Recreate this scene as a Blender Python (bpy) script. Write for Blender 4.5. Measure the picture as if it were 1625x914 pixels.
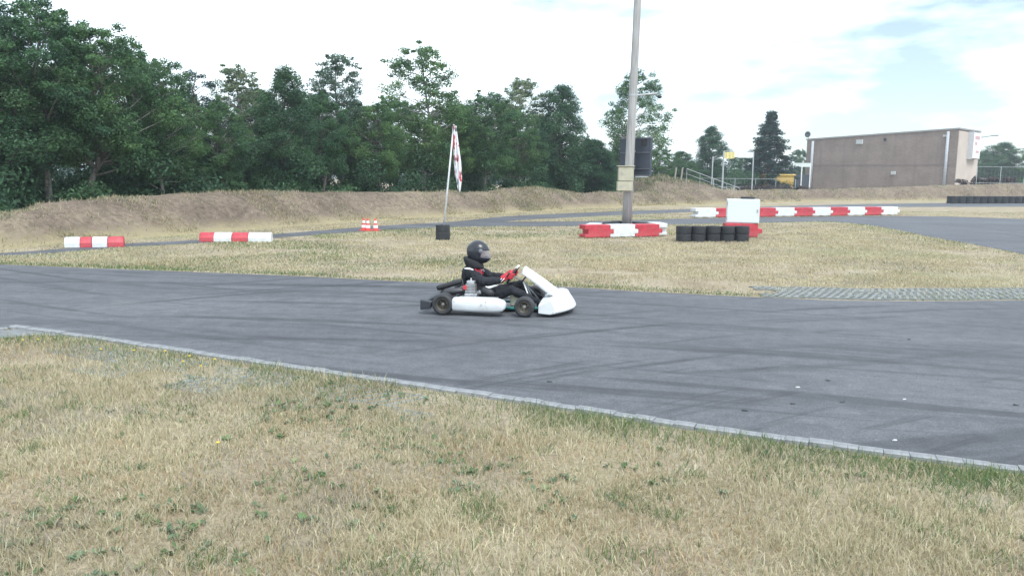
import bpy, math, random
import numpy as np
from mathutils import Vector, Matrix, noise as mnoise

random.seed(7)
RNG = np.random.default_rng(11)
scene = bpy.context.scene
for o in list(bpy.data.objects):
    bpy.data.objects.remove(o)

# ------------------------------------------------------------------ camera
CAM_H = 1.75
PITCH = math.radians(7.92)
ROLL = math.radians(0.6)
FPX = 1250.0
R0 = Vector((1, 0, 0)); U0 = Vector((0, math.sin(PITCH), math.cos(PITCH)))
FW = Vector((0, math.cos(PITCH), -math.sin(PITCH)))
RT = R0 * math.cos(ROLL) + U0 * math.sin(ROLL)
UP = -R0 * math.sin(ROLL) + U0 * math.cos(ROLL)
cam_d = bpy.data.cameras.new('camera')
cam_d.sensor_width = 36.0
cam_d.lens = 36.0 * FPX / 1625.0
cam_d.clip_start = 0.05
cam_d.clip_end = 5000
cam = bpy.data.objects.new('camera', cam_d)
scene.collection.objects.link(cam)
cam.matrix_world = Matrix(((RT.x, UP.x, -FW.x, 0), (RT.y, UP.y, -FW.y, 0), (RT.z, UP.z, -FW.z, CAM_H), (0, 0, 0, 1)))
scene.camera = cam

# ------------------------------------------------------------------ world: bright overcast sky with thin blue gaps
SUN_EL, SUN_AZ = math.radians(56), math.radians(150)   # azimuth measured from +Y towards +X
world = bpy.data.worlds.new('World')
scene.world = world
world.use_nodes = True
wn = world.node_tree.nodes; wl = world.node_tree.links
wn.clear()
w_out = wn.new('ShaderNodeOutputWorld')
sky = wn.new('ShaderNodeTexSky'); sky.sky_type = 'NISHITA'; sky.sun_disc = False
sky.sun_elevation = SUN_EL; sky.sun_rotation = SUN_AZ; sky.air_density = 1.0; sky.dust_density = 0.5; sky.ozone_density = 1.0
bg1 = wn.new('ShaderNodeBackground'); bg1.inputs['Strength'].default_value = 0.06
wl.new(sky.outputs[0], bg1.inputs['Color'])
bg2 = wn.new('ShaderNodeBackground'); bg2.inputs['Color'].default_value = (0.86, 0.97, 1.04, 1); bg2.inputs['Strength'].default_value = 1.0
tc = wn.new('ShaderNodeTexCoord')
mp = wn.new('ShaderNodeMapping'); mp.inputs['Scale'].default_value = (1.0, 1.0, 3.2); mp.inputs['Location'].default_value = (0.195, 0.157, 0.32)
wl.new(tc.outputs['Generated'], mp.inputs['Vector'])
nz = wn.new('ShaderNodeTexNoise'); nz.inputs['Scale'].default_value = 2.2; nz.inputs['Detail'].default_value = 6; nz.inputs['Roughness'].default_value = 0.55
wl.new(mp.outputs[0], nz.inputs['Vector'])
rp = wn.new('ShaderNodeValToRGB')
rp.color_ramp.elements[0].position = 0.40; rp.color_ramp.elements[0].color = (0.10, 0.10, 0.10, 1)
rp.color_ramp.elements[1].position = 0.60; rp.color_ramp.elements[1].color = (1, 1, 1, 1)
wl.new(nz.outputs['Fac'], rp.inputs['Fac'])
wmix = wn.new('ShaderNodeMixShader')
wl.new(rp.outputs['Color'], wmix.inputs['Fac'])
wl.new(bg1.outputs[0], wmix.inputs[1]); wl.new(bg2.outputs[0], wmix.inputs[2])
wl.new(wmix.outputs[0], w_out.inputs['Surface'])

# ------------------------------------------------------------------ sun (veiled by cloud)
sun_d = bpy.data.lights.new('sun', 'SUN'); sun_d.energy = 1.2; sun_d.angle = math.radians(22); sun_d.color = (1.0, 0.98, 0.94)
sun = bpy.data.objects.new('sun', sun_d); scene.collection.objects.link(sun)
sdir = Vector((math.sin(SUN_AZ) * math.cos(SUN_EL), math.cos(SUN_AZ) * math.cos(SUN_EL), math.sin(SUN_EL)))
sun.rotation_euler = (-sdir).to_track_quat('-Z', 'Y').to_euler()

scene.view_settings.view_transform = 'Standard'
scene.view_settings.look = 'None'
scene.view_settings.exposure = 1.42
scene.view_settings.gamma = 1.0

# ------------------------------------------------------------------ layout helpers: image bearing -> place on the real ground
def ray(px, py):
    return FW + RT * ((px - 812.5) / FPX) + UP * ((457.0 - py) / FPX)
def G(px, py, z=0.0):
    r = ray(px, py); t = (z - CAM_H) / r.z
    return Vector((r.x * t, r.y * t, z))
def at(px, py, Y):
    r = ray(px, py); t = Y / r.y
    return Vector((r.x * t, Y, CAM_H + r.z * t))

# ------------------------------------------------------------------ materials
def new_mat(name):
    m = bpy.data.materials.new(name); m.use_nodes = True
    nt = m.node_tree
    return m, nt, nt.nodes['Principled BSDF']
def setp(b, rough=0.6, metal=0.0, spec=0.5):
    b.inputs['Roughness'].default_value = rough
    b.inputs['Metallic'].default_value = metal
    b.inputs['Specular IOR Level'].default_value = spec
def coords(nt, scale=(1, 1, 1), rot=(0, 0, 0), kind='Object'):
    t = nt.nodes.new('ShaderNodeTexCoord'); m = nt.nodes.new('ShaderNodeMapping')
    m.inputs['Scale'].default_value = scale; m.inputs['Rotation'].default_value = rot
    nt.links.new(t.outputs[kind], m.inputs['Vector']); return m.outputs[0]
def noise_n(nt, vec, scale, detail=4, rough=0.55, dist=0.0):
    n = nt.nodes.new('ShaderNodeTexNoise'); n.inputs['Scale'].default_value = scale
    n.inputs['Detail'].default_value = detail; n.inputs['Roughness'].default_value = rough; n.inputs['Distortion'].default_value = dist
    nt.links.new(vec, n.inputs['Vector']); return n.outputs['Fac']
def ramp(nt, fac, stops):
    r = nt.nodes.new('ShaderNodeValToRGB'); e = r.color_ramp.elements
    while len(e) > 1: e.remove(e[0])
    e[0].position = stops[0][0]; e[0].color = (*stops[0][1], 1)
    for p, c in stops[1:]:
        k = e.new(p); k.color = (*c, 1)
    nt.links.new(fac, r.inputs['Fac']); return r.outputs['Color']
def mixc(nt, fac, a, b, mode='MIX'):
    m = nt.nodes.new('ShaderNodeMix'); m.data_type = 'RGBA'; m.blend_type = mode
    if isinstance(fac, float): m.inputs[0].default_value = fac
    else: nt.links.new(fac, m.inputs[0])
    for s, v in ((6, a), (7, b)):
        if isinstance(v, tuple): m.inputs[s].default_value = (*v, 1)
        else: nt.links.new(v, m.inputs[s])
    return m.outputs[2]
def bump(nt, b, h, strength=0.3, dist=0.01):
    n = nt.nodes.new('ShaderNodeBump'); n.inputs['Strength'].default_value = strength; n.inputs['Distance'].default_value = dist
    nt.links.new(h, n.inputs['Height']); nt.links.new(n.outputs[0], b.inputs['Normal'])
_mc = {}
def M(name, col, rough=0.6, metal=0.0, var=0.12, scale=6.0, dirt=None, bumps=0.0, spec=0.5):
    """painted / plastic / metal surface with uneven tone and optional grime"""
    if name in _mc: return _mc[name]
    m, nt, b = new_mat(name); setp(b, rough, metal, spec)
    v = coords(nt)
    n = noise_n(nt, v, scale, 5)
    lo = tuple(max(0, c * (1 - var)) for c in col); hi = tuple(min(1, c * (1 + var)) for c in col)
    c = ramp(nt, n, [(0.3, lo), (0.7, hi)])
    if dirt:
        n2 = noise_n(nt, v, scale * 0.7, 8, 0.7)
        f = ramp(nt, n2, [(0.52, (0, 0, 0)), (0.72, (0.6, 0.6, 0.6))])
        c = mixc(nt, f, c, dirt)
    nt.links.new(c, b.inputs['Base Color'])
    r = nt.nodes.new('ShaderNodeMapRange'); r.inputs[3].default_value = max(0.05, rough - 0.1); r.inputs[4].default_value = min(1, rough + 0.12)
    nt.links.new(n, r.inputs[0]); nt.links.new(r.outputs[0], b.inputs['Roughness'])
    if bumps: bump(nt, b, noise_n(nt, v, scale * 6, 4), bumps, 0.01)
    _mc[name] = m
    return m

WHITE = lambda: M('white_plastic', (0.66, 0.68, 0.69), 0.45, dirt=(0.42, 0.41, 0.38), var=0.04, scale=5)
RED = lambda: M('red_plastic', (0.47, 0.042, 0.062), 0.5, dirt=(0.38, 0.17, 0.16), var=0.22, scale=5)
BLACKRUB = lambda: M('black_rubber', (0.022, 0.024, 0.028), 0.75, var=0.3, scale=9, dirt=(0.06, 0.06, 0.06), bumps=0.2)
KBLACK = lambda: M('black_plastic', (0.02, 0.021, 0.024), 0.5, var=0.25, scale=12)
STEEL = lambda: M('dull_steel', (0.4, 0.41, 0.42), 0.38, 0.85, scale=15, dirt=(0.12, 0.11, 0.1))
ALU = lambda: M('cast_aluminium', (0.5, 0.51, 0.52), 0.45, 0.7, scale=20, dirt=(0.15, 0.14, 0.13))
CONC = lambda: M('concrete', (0.17, 0.178, 0.18), 0.85, var=0.2, scale=7, dirt=(0.25, 0.24, 0.2), bumps=0.5)
GALV = lambda: M('galvanised_steel', (0.42, 0.44, 0.46), 0.5, 0.5, scale=8)

def m_ground():
    m, nt, b = new_mat('dry_grass_ground'); setp(b, 0.95, 0, 0.1)
    v = coords(nt)
    big = noise_n(nt, v, 0.16, 6, 0.6)
    mid = noise_n(nt, v, 1.1, 6, 0.65)
    fine = noise_n(nt, v, 34, 4, 0.7)
    c1 = ramp(nt, mid, [(0.28, (0.22, 0.17, 0.12)), (0.45, (0.33, 0.275, 0.195)), (0.6, (0.39, 0.335, 0.25)), (0.75, (0.43, 0.38, 0.29))])
    gm = ramp(nt, big, [(0.52, (0, 0, 0)), (0.7, (0.75, 0.75, 0.75))])
    c2 = mixc(nt, gm, c1, (0.20, 0.235, 0.10))
    ff = ramp(nt, fine, [(0.3, (0.62, 0.6, 0.58)), (0.65, (1.15, 1.15, 1.15))])
    c3 = mixc(nt, 1.0, c2, ff, 'MULTIPLY')
    nt.links.new(c3, b.inputs['Base Color'])
    bump(nt, b, fine, 0.7, 0.03)
    return m
def m_asphalt():
    m, nt, b = new_mat('asphalt'); setp(b, 0.72, 0, 0.35)
    v = coords(nt)
    big = noise_n(nt, v, 0.35, 5, 0.6)
    base = ramp(nt, big, [(0.3, (0.090, 0.094, 0.104)), (0.7, (0.134, 0.139, 0.151))])
    fine = noise_n(nt, v, 70, 5, 0.85)
    sp = ramp(nt, fine, [(0.32, (0.45, 0.45, 0.46)), (0.52, (1, 1, 1)), (0.72, (1.9, 1.9, 1.86))])
    c = mixc(nt, 1.0, base, sp, 'MULTIPLY')
    # rubbered-in racing line and tyre streaks along the direction of travel
    for rz, sc, lo, hi, k in ((0.24, (0.07, 0.9, 1), 0.48, 0.70, 0.5), (0.10, (0.09, 2.6, 1), 0.55, 0.68, 0.42), (0.36, (0.13, 4.5, 1), 0.60, 0.68, 0.55), (0.20, (0.16, 9, 1), 0.60, 0.70, 0.4)):
        m2 = nt.nodes.new('ShaderNodeMapping'); m2.inputs['Scale'].default_value = sc
        nt.links.new(coords(nt, (1, 1, 1), (0, 0, rz)), m2.inputs['Vector']); vs = m2.outputs[0]
        st = noise_n(nt, vs, 1.0, 4, 0.6, 0.6)
        f = ramp(nt, st, [(lo, (0, 0, 0)), (hi, (k, k, k))])
        c = mixc(nt, f, c, (0.058, 0.060, 0.070))
    # tyre arcs: thin dark bands of constant radius about a few corner centres
    tcn = nt.nodes.new('ShaderNodeTexCoord')
    for (cx, cy, kr, ka, lo, hi, k) in ((-6, -24, 3.2, 5.0, .57, .66, .62), (16, 52, 3.6, 6.0, .58, .66, .6), (9.5, -6, 4.5, 3.0, .60, .66, .65), (-3, 30, 2.6, 3.5, .60, .68, .5)):
        sub = nt.nodes.new('ShaderNodeVectorMath'); sub.operation = 'SUBTRACT'; sub.inputs[1].default_value = (cx, cy, 0); nt.links.new(tcn.outputs['Object'], sub.inputs[0])
        ln = nt.nodes.new('ShaderNodeVectorMath'); ln.operation = 'LENGTH'; nt.links.new(sub.outputs[0], ln.inputs[0])
        sx = nt.nodes.new('ShaderNodeSeparateXYZ'); nt.links.new(sub.outputs[0], sx.inputs[0])
        an = nt.nodes.new('ShaderNodeMath'); an.operation = 'ARCTAN2'; nt.links.new(sx.outputs['Y'], an.inputs[0]); nt.links.new(sx.outputs['X'], an.inputs[1])
        m1 = nt.nodes.new('ShaderNodeMath'); m1.operation = 'MULTIPLY'; m1.inputs[1].default_value = kr; nt.links.new(ln.outputs['Value'], m1.inputs[0])
        m2 = nt.nodes.new('ShaderNodeMath'); m2.operation = 'MULTIPLY'; m2.inputs[1].default_value = ka; nt.links.new(an.outputs[0], m2.inputs[0])
        cb = nt.nodes.new('ShaderNodeCombineXYZ'); nt.links.new(m1.outputs[0], cb.inputs[0]); nt.links.new(m2.outputs[0], cb.inputs[1])
        f = ramp(nt, noise_n(nt, cb.outputs[0], 1.0, 3, 0.5), [(lo, (0, 0, 0)), (hi, (k, k, k))])
        c = mixc(nt, f, c, (0.040, 0.041, 0.047))
    mo = noise_n(nt, v, 4.5, 6, 0.7)
    c = mixc(nt, 1.0, c, ramp(nt, mo, [(0.3, (0.78, 0.78, 0.78)), (0.7, (1.2, 1.2, 1.2))]), 'MULTIPLY')
    pt = noise_n(nt, v, 0.8, 3, 0.5)
    f = ramp(nt, pt, [(0.62, (0, 0, 0)), (0.75, (0.35, 0.35, 0.35))])
    c = mixc(nt, f, c, (0.17, 0.17, 0.175))
    nt.links.new(c, b.inputs['Base Color'])
    bump(nt, b, fine, 0.5, 0.006)
    return m
def m_soil():
    m, nt, b = new_mat('bare_dry_soil'); setp(b, 0.95, 0, 0.1)
    v = coords(nt)
    n1 = noise_n(nt, v, 0.5, 7, 0.65); n2 = noise_n(nt, v, 6.0, 6, 0.7)
    c = ramp(nt, n1, [(0.3, (0.135, 0.105, 0.082)), (0.48, (0.20, 0.158, 0.122)), (0.68, (0.27, 0.222, 0.16))])
    f = ramp(nt, n2, [(0.32, (0.55, 0.55, 0.55)), (0.6, (1.12, 1.12, 1.12))])
    c = mixc(nt, 1.0, c, f, 'MULTIPLY')
    # straw and weeds low on the slope
    sep = nt.nodes.new('ShaderNodeSeparateXYZ'); t = nt.nodes.new('ShaderNodeTexCoord'); nt.links.new(t.outputs['Object'], sep.inputs[0])
    a = nt.nodes.new('ShaderNodeMath'); a.operation = 'MULTIPLY_ADD'; a.inputs[1].default_value = 0.9; nt.links.new(n2, a.inputs[0]); nt.links.new(sep.outputs['Z'], a.inputs[2])
    g = ramp(nt, a.outputs[0], [(0.42, (0.85, 0.85, 0.85)), (0.78, (0, 0, 0))])
    c = mixc(nt, g, c, (0.36, 0.31, 0.18))
    nt.links.new(c, b.inputs['Base Color'])
    bump(nt, b, n2, 0.9, 0.08)
    return m
def m_attr(name, rough=0.8, trans=0.25, spec=0.2):
    m, nt, b = new_mat(name); setp(b, rough, 0, spec)
    a = nt.nodes.new('ShaderNodeAttribute'); a.attribute_name = 'Col'
    nt.links.new(a.outputs['Color'], b.inputs['Base Color'])
    tr = nt.nodes.new('ShaderNodeBsdfTranslucent'); nt.links.new(a.outputs['Color'], tr.inputs['Color'])
    mx = nt.nodes.new('ShaderNodeMixShader'); mx.inputs[0].default_value = trans
    nt.links.new(b.outputs[0], mx.inputs[1]); nt.links.new(tr.outputs[0], mx.inputs[2])
    nt.links.new(mx.outputs[0], nt.nodes['Material Output'].inputs['Surface'])
    return m
def m_bark(name, col, birch=False):
    m, nt, b = new_mat(name); setp(b, 0.9, 0, 0.2)
    v = coords(nt, (1, 1, 0.25) if not birch else (1, 1, 3.0))
    n = noise_n(nt, v, 9, 5, 0.7)
    c = ramp(nt, n, [(0.35, tuple(x * 0.45 for x in col)), (0.55, col), (0.8, tuple(min(1, x * 1.3) for x in col))])
    nt.links.new(c, b.inputs['Base Color']); bump(nt, b, n, 0.8, 0.03)
    return m
MAT_GROUND = m_ground(); MAT_ASPHALT = m_asphalt(); MAT_SOIL = m_soil()
MAT_BLADE = m_attr('grass_blades', 0.85, 0.3); MAT_LEAF = m_attr('leaves', 0.6, 0.4, 0.25)
def vary_by_tree(m):
    nt = m.node_tree; a = next(n for n in nt.nodes if n.type == 'ATTRIBUTE')
    oi = nt.nodes.new('ShaderNodeObjectInfo')
    f = ramp(nt, oi.outputs['Random'], [(0.0, (0.80, 0.86, 0.95)), (0.5, (1.0, 1.0, 1.0)), (1.0, (1.35, 1.22, 1.05))])
    c = mixc(nt, 1.0, a.outputs['Color'], f, 'MULTIPLY')
    for n in nt.nodes:
        if n.type == 'BSDF_PRINCIPLED': nt.links.new(c, n.inputs['Base Color'])
        if n.type == 'BSDF_TRANSLUCENT': nt.links.new(c, n.inputs['Color'])
vary_by_tree(MAT_LEAF)

# ------------------------------------------------------------------ mesh helpers
def link(o):
    scene.collection.objects.link(o); return o
def tag(o, label=None, cat=None, group=None, kind=None):
    if label: o['label'] = label
    if cat: o['category'] = cat
    if group: o['group'] = group
    if kind: o['kind'] = kind
    return o
def empty(name, loc=(0, 0, 0), rz=0.0):
    o = bpy.data.objects.new(name, None); o.location = loc; o.rotation_euler = (0, 0, rz); o.empty_display_size = 0.2
    return link(o)
def copy_tree(o, parent=None):
    c = o.copy(); link(c); c.parent = parent
    for ch in list(o.children):
        copy_tree(ch, c)
    return c
class MB:
    def __init__(s): s.v = []; s.f = []
    def add(s, vs, fs):
        k = len(s.v); s.v += [tuple(v) for v in vs]; s.f += [tuple(i + k for i in f) for f in fs]; return s
    def box(s, c, d, rz=0.0, ry=0.0, rx=0.0, taper=1.0):
        R = Matrix.Rotation(rz, 3, 'Z') @ Matrix.Rotation(ry, 3, 'Y') @ Matrix.Rotation(rx, 3, 'X')
        vs = []
        for z in (-1, 1):
            k = taper if z > 0 else 1.0
            for x, y in ((-1, -1), (1, -1), (1, 1), (-1, 1)):
                vs.append(Vector(c) + R @ Vector((x * d[0] / 2 * k, y * d[1] / 2 * k, z * d[2] / 2)))
        return s.add(vs, [(3, 2, 1, 0), (4, 5, 6, 7), (0, 1, 5, 4), (1, 2, 6, 5), (2, 3, 7, 6), (3, 0, 4, 7)])
    def tube(s, pts, rad, n=10, caps=True, flat=1.0, up=None):
        pts = [Vector(p) for p in pts]
        if not hasattr(rad, '__len__'): rad = [rad] * len(pts)
        rings = []; prev = None
        for i, p in enumerate(pts):
            if i == 0: t = pts[1] - pts[0]
            elif i == len(pts) - 1: t = pts[-1] - pts[-2]
            else: t = (pts[i + 1] - p).normalized() + (p - pts[i - 1]).normalized()
            t.normalize()
            if prev is None:
                a = Vector(up) if up else (Vector((0, 0, 1)) if abs(t.z) < 0.9 else Vector((1, 0, 0)))
                u = (a - t * a.dot(t)).normalized()
            else:
                u = (prev - t * prev.dot(t)).normalized()
            prev = u; w = t.cross(u)
            r = rad[i]; ru, rw = (r if hasattr(r, '__len__') else (r, r * flat))
            rings.append([p + u * (math.cos(2 * math.pi * k / n) * ru) + w * (math.sin(2 * math.pi * k / n) * rw) for k in range(n)])
        vs = [v for r_ in rings for v in r_]; fs = []
        for i in range(len(rings) - 1):
            for k in range(n):
                a, b = i * n + k, i * n + (k + 1) % n
                fs.append((a, b, b + n, a + n))
        if caps:
            fs.append(tuple(range(n - 1, -1, -1))); fs.append(tuple(range((len(rings) - 1) * n, len(rings) * n)))
        return s.add(vs, fs)
    def lathe(s, prof, c=(0, 0, 0), axis='Z', n=24, closed=False):
        vs = []; m = len(prof); fs = []
        for k in range(n):
            a = 2 * math.pi * k / n
            for r, h in prof:
                x, y = r * math.cos(a), r * math.sin(a)
                p = {'Z': (x, y, h), 'Y': (x, h, y), 'X': (h, x, y)}[axis]
                vs.append((p[0] + c[0], p[1] + c[1], p[2] + c[2]))
        for k in range(n):
            k2 = (k + 1) % n
            for i in range(m - 1 if not closed else m):
                j = (i + 1) % m
                fs.append((k * m + i, k * m + j, k2 * m + j, k2 * m + i))
        return s.add(vs, fs)
    def prism(s, poly, y0, y1):
        """outline in (x, z) extruded along y"""
        n = len(poly)
        vs = [(x, y0, z) for x, z in poly] + [(x, y1, z) for x, z in poly]
        fs = [tuple(range(n)), tuple(range(2 * n - 1, n - 1, -1))]
        for i in range(n):
            j = (i + 1) % n; fs.append((i, i + n, j + n, j))
        return s.add(vs, fs)
    def loft(s, secs, caps=True):
        n = len(secs[0]); vs = [p for c in secs for p in c]; fs = []
        for i in range(len(secs) - 1):
            for k in range(n):
                a, b = i * n + k, i * n + (k + 1) % n
                fs.append((a, b, b + n, a + n))
        if caps:
            fs.append(tuple(range(n - 1, -1, -1))); fs.append(tuple(range((len(secs) - 1) * n, len(secs) * n)))
        return s.add(vs, fs)
    def ball(s, c, r, nu=14, nv=9, rot=None):
        if not hasattr(r, '__len__'): r = (r, r, r)
        vs = []; fs = []
        for i in range(nv + 1):
            th = math.pi * i / nv
            for k in range(nu):
                ph = 2 * math.pi * k / nu
                p = Vector((r[0] * math.sin(th) * math.cos(ph), r[1] * math.sin(th) * math.sin(ph), r[2] * math.cos(th)))
                if rot: p = rot @ p
                vs.append(Vector(c) + p)
        for i in range(nv):
            for k in range(nu):
                a, b = i * nu + k, i * nu + (k + 1) % nu
                fs.append((a, b, b + nu, a + nu))
        return s.add(vs, fs)
    def mesh(s, name, mat, smooth=False):
        me = bpy.data.meshes.new(name); me.from_pydata(s.v, [], s.f)
        import bmesh
        bm = bmesh.new(); bm.from_mesh(me); bmesh.ops.remove_doubles(bm, verts=bm.verts, dist=1e-5)
        bmesh.ops.recalc_face_normals(bm, faces=bm.faces); bm.to_mesh(me); bm.free()
        if mat: me.materials.append(mat)
        if smooth: me.shade_smooth()
        me.update(); return me
    def build(s, name, mat, parent=None, smooth=False, bevel=0.0, seg=2, loc=None, rz=None, subsurf=0, angle=None):
        o = link(bpy.data.objects.new(name, s.mesh(name, mat, smooth)))
        if parent: o.parent = parent
        if loc is not None: o.location = loc
        if rz is not None: o.rotation_euler = (0, 0, rz)
        if bevel:
            b = o.modifiers.new('bevel', 'BEVEL'); b.width = bevel; b.segments = seg; b.limit_method = 'ANGLE'; b.angle_limit = math.radians(35)
        if subsurf:
            q = o.modifiers.new('sub', 'SUBSURF'); q.levels = subsurf; q.render_levels = subsurf
        if angle: o.data.set_sharp_from_angle(angle=math.radians(angle))
        return o
def np_mesh(name, V, F4=None, F3=None, col=None, mat=None):
    me = bpy.data.meshes.new(name)
    n4 = 0 if F4 is None else len(F4); n3 = 0 if F3 is None else len(F3)
    loops = np.concatenate([x.ravel() for x in (F4, F3) if x is not None]).astype(np.int32)
    me.vertices.add(len(V)); me.vertices.foreach_set('co', V.astype(np.float32).ravel())
    me.loops.add(len(loops)); me.loops.foreach_set('vertex_index', loops)
    me.polygons.add(n4 + n3)
    st = np.concatenate([np.arange(n4) * 4, n4 * 4 + np.arange(n3) * 3]).astype(np.int32)
    me.polygons.foreach_set('loop_start', st)
    me.update(calc_edges=True)
    if col is not None:
        a = me.color_attributes.new('Col', 'FLOAT_COLOR', 'POINT')
        a.data.foreach_set('color', np.concatenate([col, np.ones((len(col), 1))], 1).astype(np.float32).ravel())
    if mat: me.materials.append(mat)
    return me
_lat = RNG.random((256, 256))
def vnoise(x, y, s=1.0, o=0.0):
    x = x * s + o + 500.3; y = y * s + o * 1.7 + 500.7
    xi = np.floor(x).astype(int); yi = np.floor(y).astype(int); fx = x - xi; fy = y - yi
    fx = fx * fx * (3 - 2 * fx); fy = fy * fy * (3 - 2 * fy)
    a = _lat[xi % 256, yi % 256]; b = _lat[(xi + 1) % 256, yi % 256]; c = _lat[xi % 256, (yi + 1) % 256]; d = _lat[(xi + 1) % 256, (yi + 1) % 256]
    return (a * (1 - fx) + b * fx) * (1 - fy) + (c * (1 - fx) + d * fx) * fy
def fnoise(x, y, s=1.0, o=0.0, n=3):
    t = 0; k = 1; w = 0
    for i in range(n):
        t = t + vnoise(x, y, s * 2 ** i, o + 13 * i) * k; w += k; k *= 0.55
    return t / w
def in_poly(P, poly):
    x, y = P[:, 0], P[:, 1]; r = np.zeros(len(P), bool); n = len(poly)
    for i in range(n):
        x1, y1 = poly[i]; x2, y2 = poly[(i + 1) % n]
        c = ((y1 > y) != (y2 > y)) & (x < (x2 - x1) * (y - y1) / ((y2 - y1) if y2 != y1 else 1e-9) + x1)
        r ^= c
    return r
def smooth_line(pts, per=8):
    P = [Vector(p) for p in pts]; out = []
    for i in range(len(P) - 1):
        p0 = P[max(i - 1, 0)]; p1 = P[i]; p2 = P[i + 1]; p3 = P[min(i + 2, len(P) - 1)]
        for k in range(per):
            t = k / per
            out.append(0.5 * ((2 * p1) + (p2 - p0) * t + (2 * p0 - 5 * p1 + 4 * p2 - p3) * t * t + (3 * p1 - p0 - 3 * p2 + p3) * t ** 3))
    out.append(P[-1]); return out

# ================================================================== GROUND, TRACKS
gm = MB(); gm.add([(-2500, -300, 0), (2500, -300, 0), (2500, 4000, 0), (-2500, 4000, 0)], [(0, 1, 2, 3)])
tag(gm.build('ground', MAT_GROUND), kind='structure')

near_px = [(33, 519), (180, 540), (330, 562), (540, 593), (750, 623), (930, 650), (1100, 676), (1400, 716), (1625, 745), (1900, 781)]
NEAR_MAIN = [G(*p) for p in near_px]
NEAR = [G(-700, 585), G(-300, 548), G(0, 523)] + NEAR_MAIN
far_px = [(-600, 404), (-200, 412), (0, 420), (200, 428), (460, 438), (640, 447), (800, 452), (920, 457), (1000, 462), (1200, 472), (1385, 478), (1625, 477), (1900, 474), (2300, 470)]
FAR = smooth_line([G(*p) for p in far_px], 5)
main_poly = [(p.x, p.y) for p in NEAR] + [(p.x, p.y) for p in reversed(FAR)]
low_px = [(-500, 424), (-200, 415), (0, 407), (100, 401), (200, 392), (315, 386), (460, 376), (600, 366), (720, 361), (930, 359), (1060, 357), (1200, 354), (1300, 352), (1345, 354), (1400, 361), (1480, 377), (1560, 391), (1625, 404), (1800, 440), (2100, 463)]
LOW = smooth_line([G(*p) for p in low_px], 5)
upp_px = [(-500, 416), (-200, 409), (0, 402), (100, 395), (200, 387), (315, 381), (460, 370), (600, 359), (720, 352), (800, 344), (900, 339), (1000, 335), (1100, 332), (1250, 327), (1420, 323.5), (1625, 322), (2100, 321)]
UPP = smooth_line([G(*p) for p in upp_px], 5)
isl_px = [(2100, 356), (1625, 348), (1500, 344), (1400, 343), (1300, 344), (1100, 347), (1000, 350), (900, 352), (800, 352.5), (850, 348.5), (950, 343.5), (1100, 337), (1250, 332), (1420, 329), (1625, 328.5), (2100, 328)]
ISL = [G(*p) for p in isl_px]
back_poly = [(p.x, p.y) for p in LOW] + [(p.x, p.y) for p in reversed(UPP)]
isl_poly = [(p.x, p.y) for p in ISL]
def sheet(name, poly, z, mat, hole=None):
    import bmesh
    bm = bmesh.new()
    def loop(pl):
        vs = [bm.verts.new((x, y, z)) for x, y in pl]
        return [bm.edges.new((vs[i], vs[(i + 1) % len(vs)])) for i in range(len(vs))]
    es = loop(poly)
    if hole: es += loop(hole)
    bmesh.ops.triangle_fill(bm, use_beauty=True, use_dissolve=False, edges=es)
    for f in bm.faces:
        if f.normal.z < 0: f.normal_flip()
    me = bpy.data.meshes.new(name); bm.to_mesh(me); bm.free(); me.materials.append(mat)
    return link(bpy.data.objects.new(name, me))
tag(sheet('race_track', main_poly, 0.004, MAT_ASPHALT), 'wide grey asphalt kart track crossing the picture under the kart', kind='structure')
tag(sheet('back_track', back_poly, 0.005, MAT_ASPHALT), 'narrow asphalt track running in front of the earth bank', kind='structure')
tag(sheet('grass_island', isl_poly, 0.010, MAT_GROUND), 'strip of pale grass between the two back tracks', kind='structure')

# ---- near kerb of small stone setts, pale apron in the corner
kerb = empty('kerb', NEAR_MAIN[0]); tag(kerb, 'pale stone kerb along the near edge of the track', kind='structure')
sett = MB(); sett.box((0, 0, -0.018), (0.150, 0.10, 0.09), taper=0.985)
sett_me = sett.mesh('kerb_stone', M('kerb_granite', (0.25, 0.26, 0.27), 0.9, var=0.35, scale=9, dirt=(0.2, 0.19, 0.16), bumps=0.6))
def lay_kerb(line, pitch=0.151):
    acc = 0.0
    for i in range(len(line) - 1):
        a, b = line[i], line[i + 1]; L = (b - a).length; d = (b - a) / L
        nrm = Vector((d.y, -d.x, 0))
        t = acc
        while t < L:
            p = a + d * t + nrm * 0.055
            o = link(bpy.data.objects.new('kerb_stone', sett_me)); o.parent = kerb
            o.location = Vector((p.x, p.y, random.uniform(-0.005, 0.005))) - kerb.location
            o.rotation_euler = (random.uniform(-.03, .03), random.uniform(-.02, .02), math.atan2(d.y, d.x) + random.uniform(-.03, .03))
            t += pitch
        acc = t - L
lay_kerb(NEAR_MAIN)
lay_kerb([G(-160, 535), G(0, 523) , G(30, 519.6)])
apron = [G(-160, 540), G(0, 526), G(45, 522.5), G(150, 537), G(60, 533), G(-160, 552)]
tag(sheet('concrete_apron', [(p.x, p.y) for p in apron], 0.009, CONC()), 'flat grey concrete patch in the corner of the verge', kind='structure')

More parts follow.
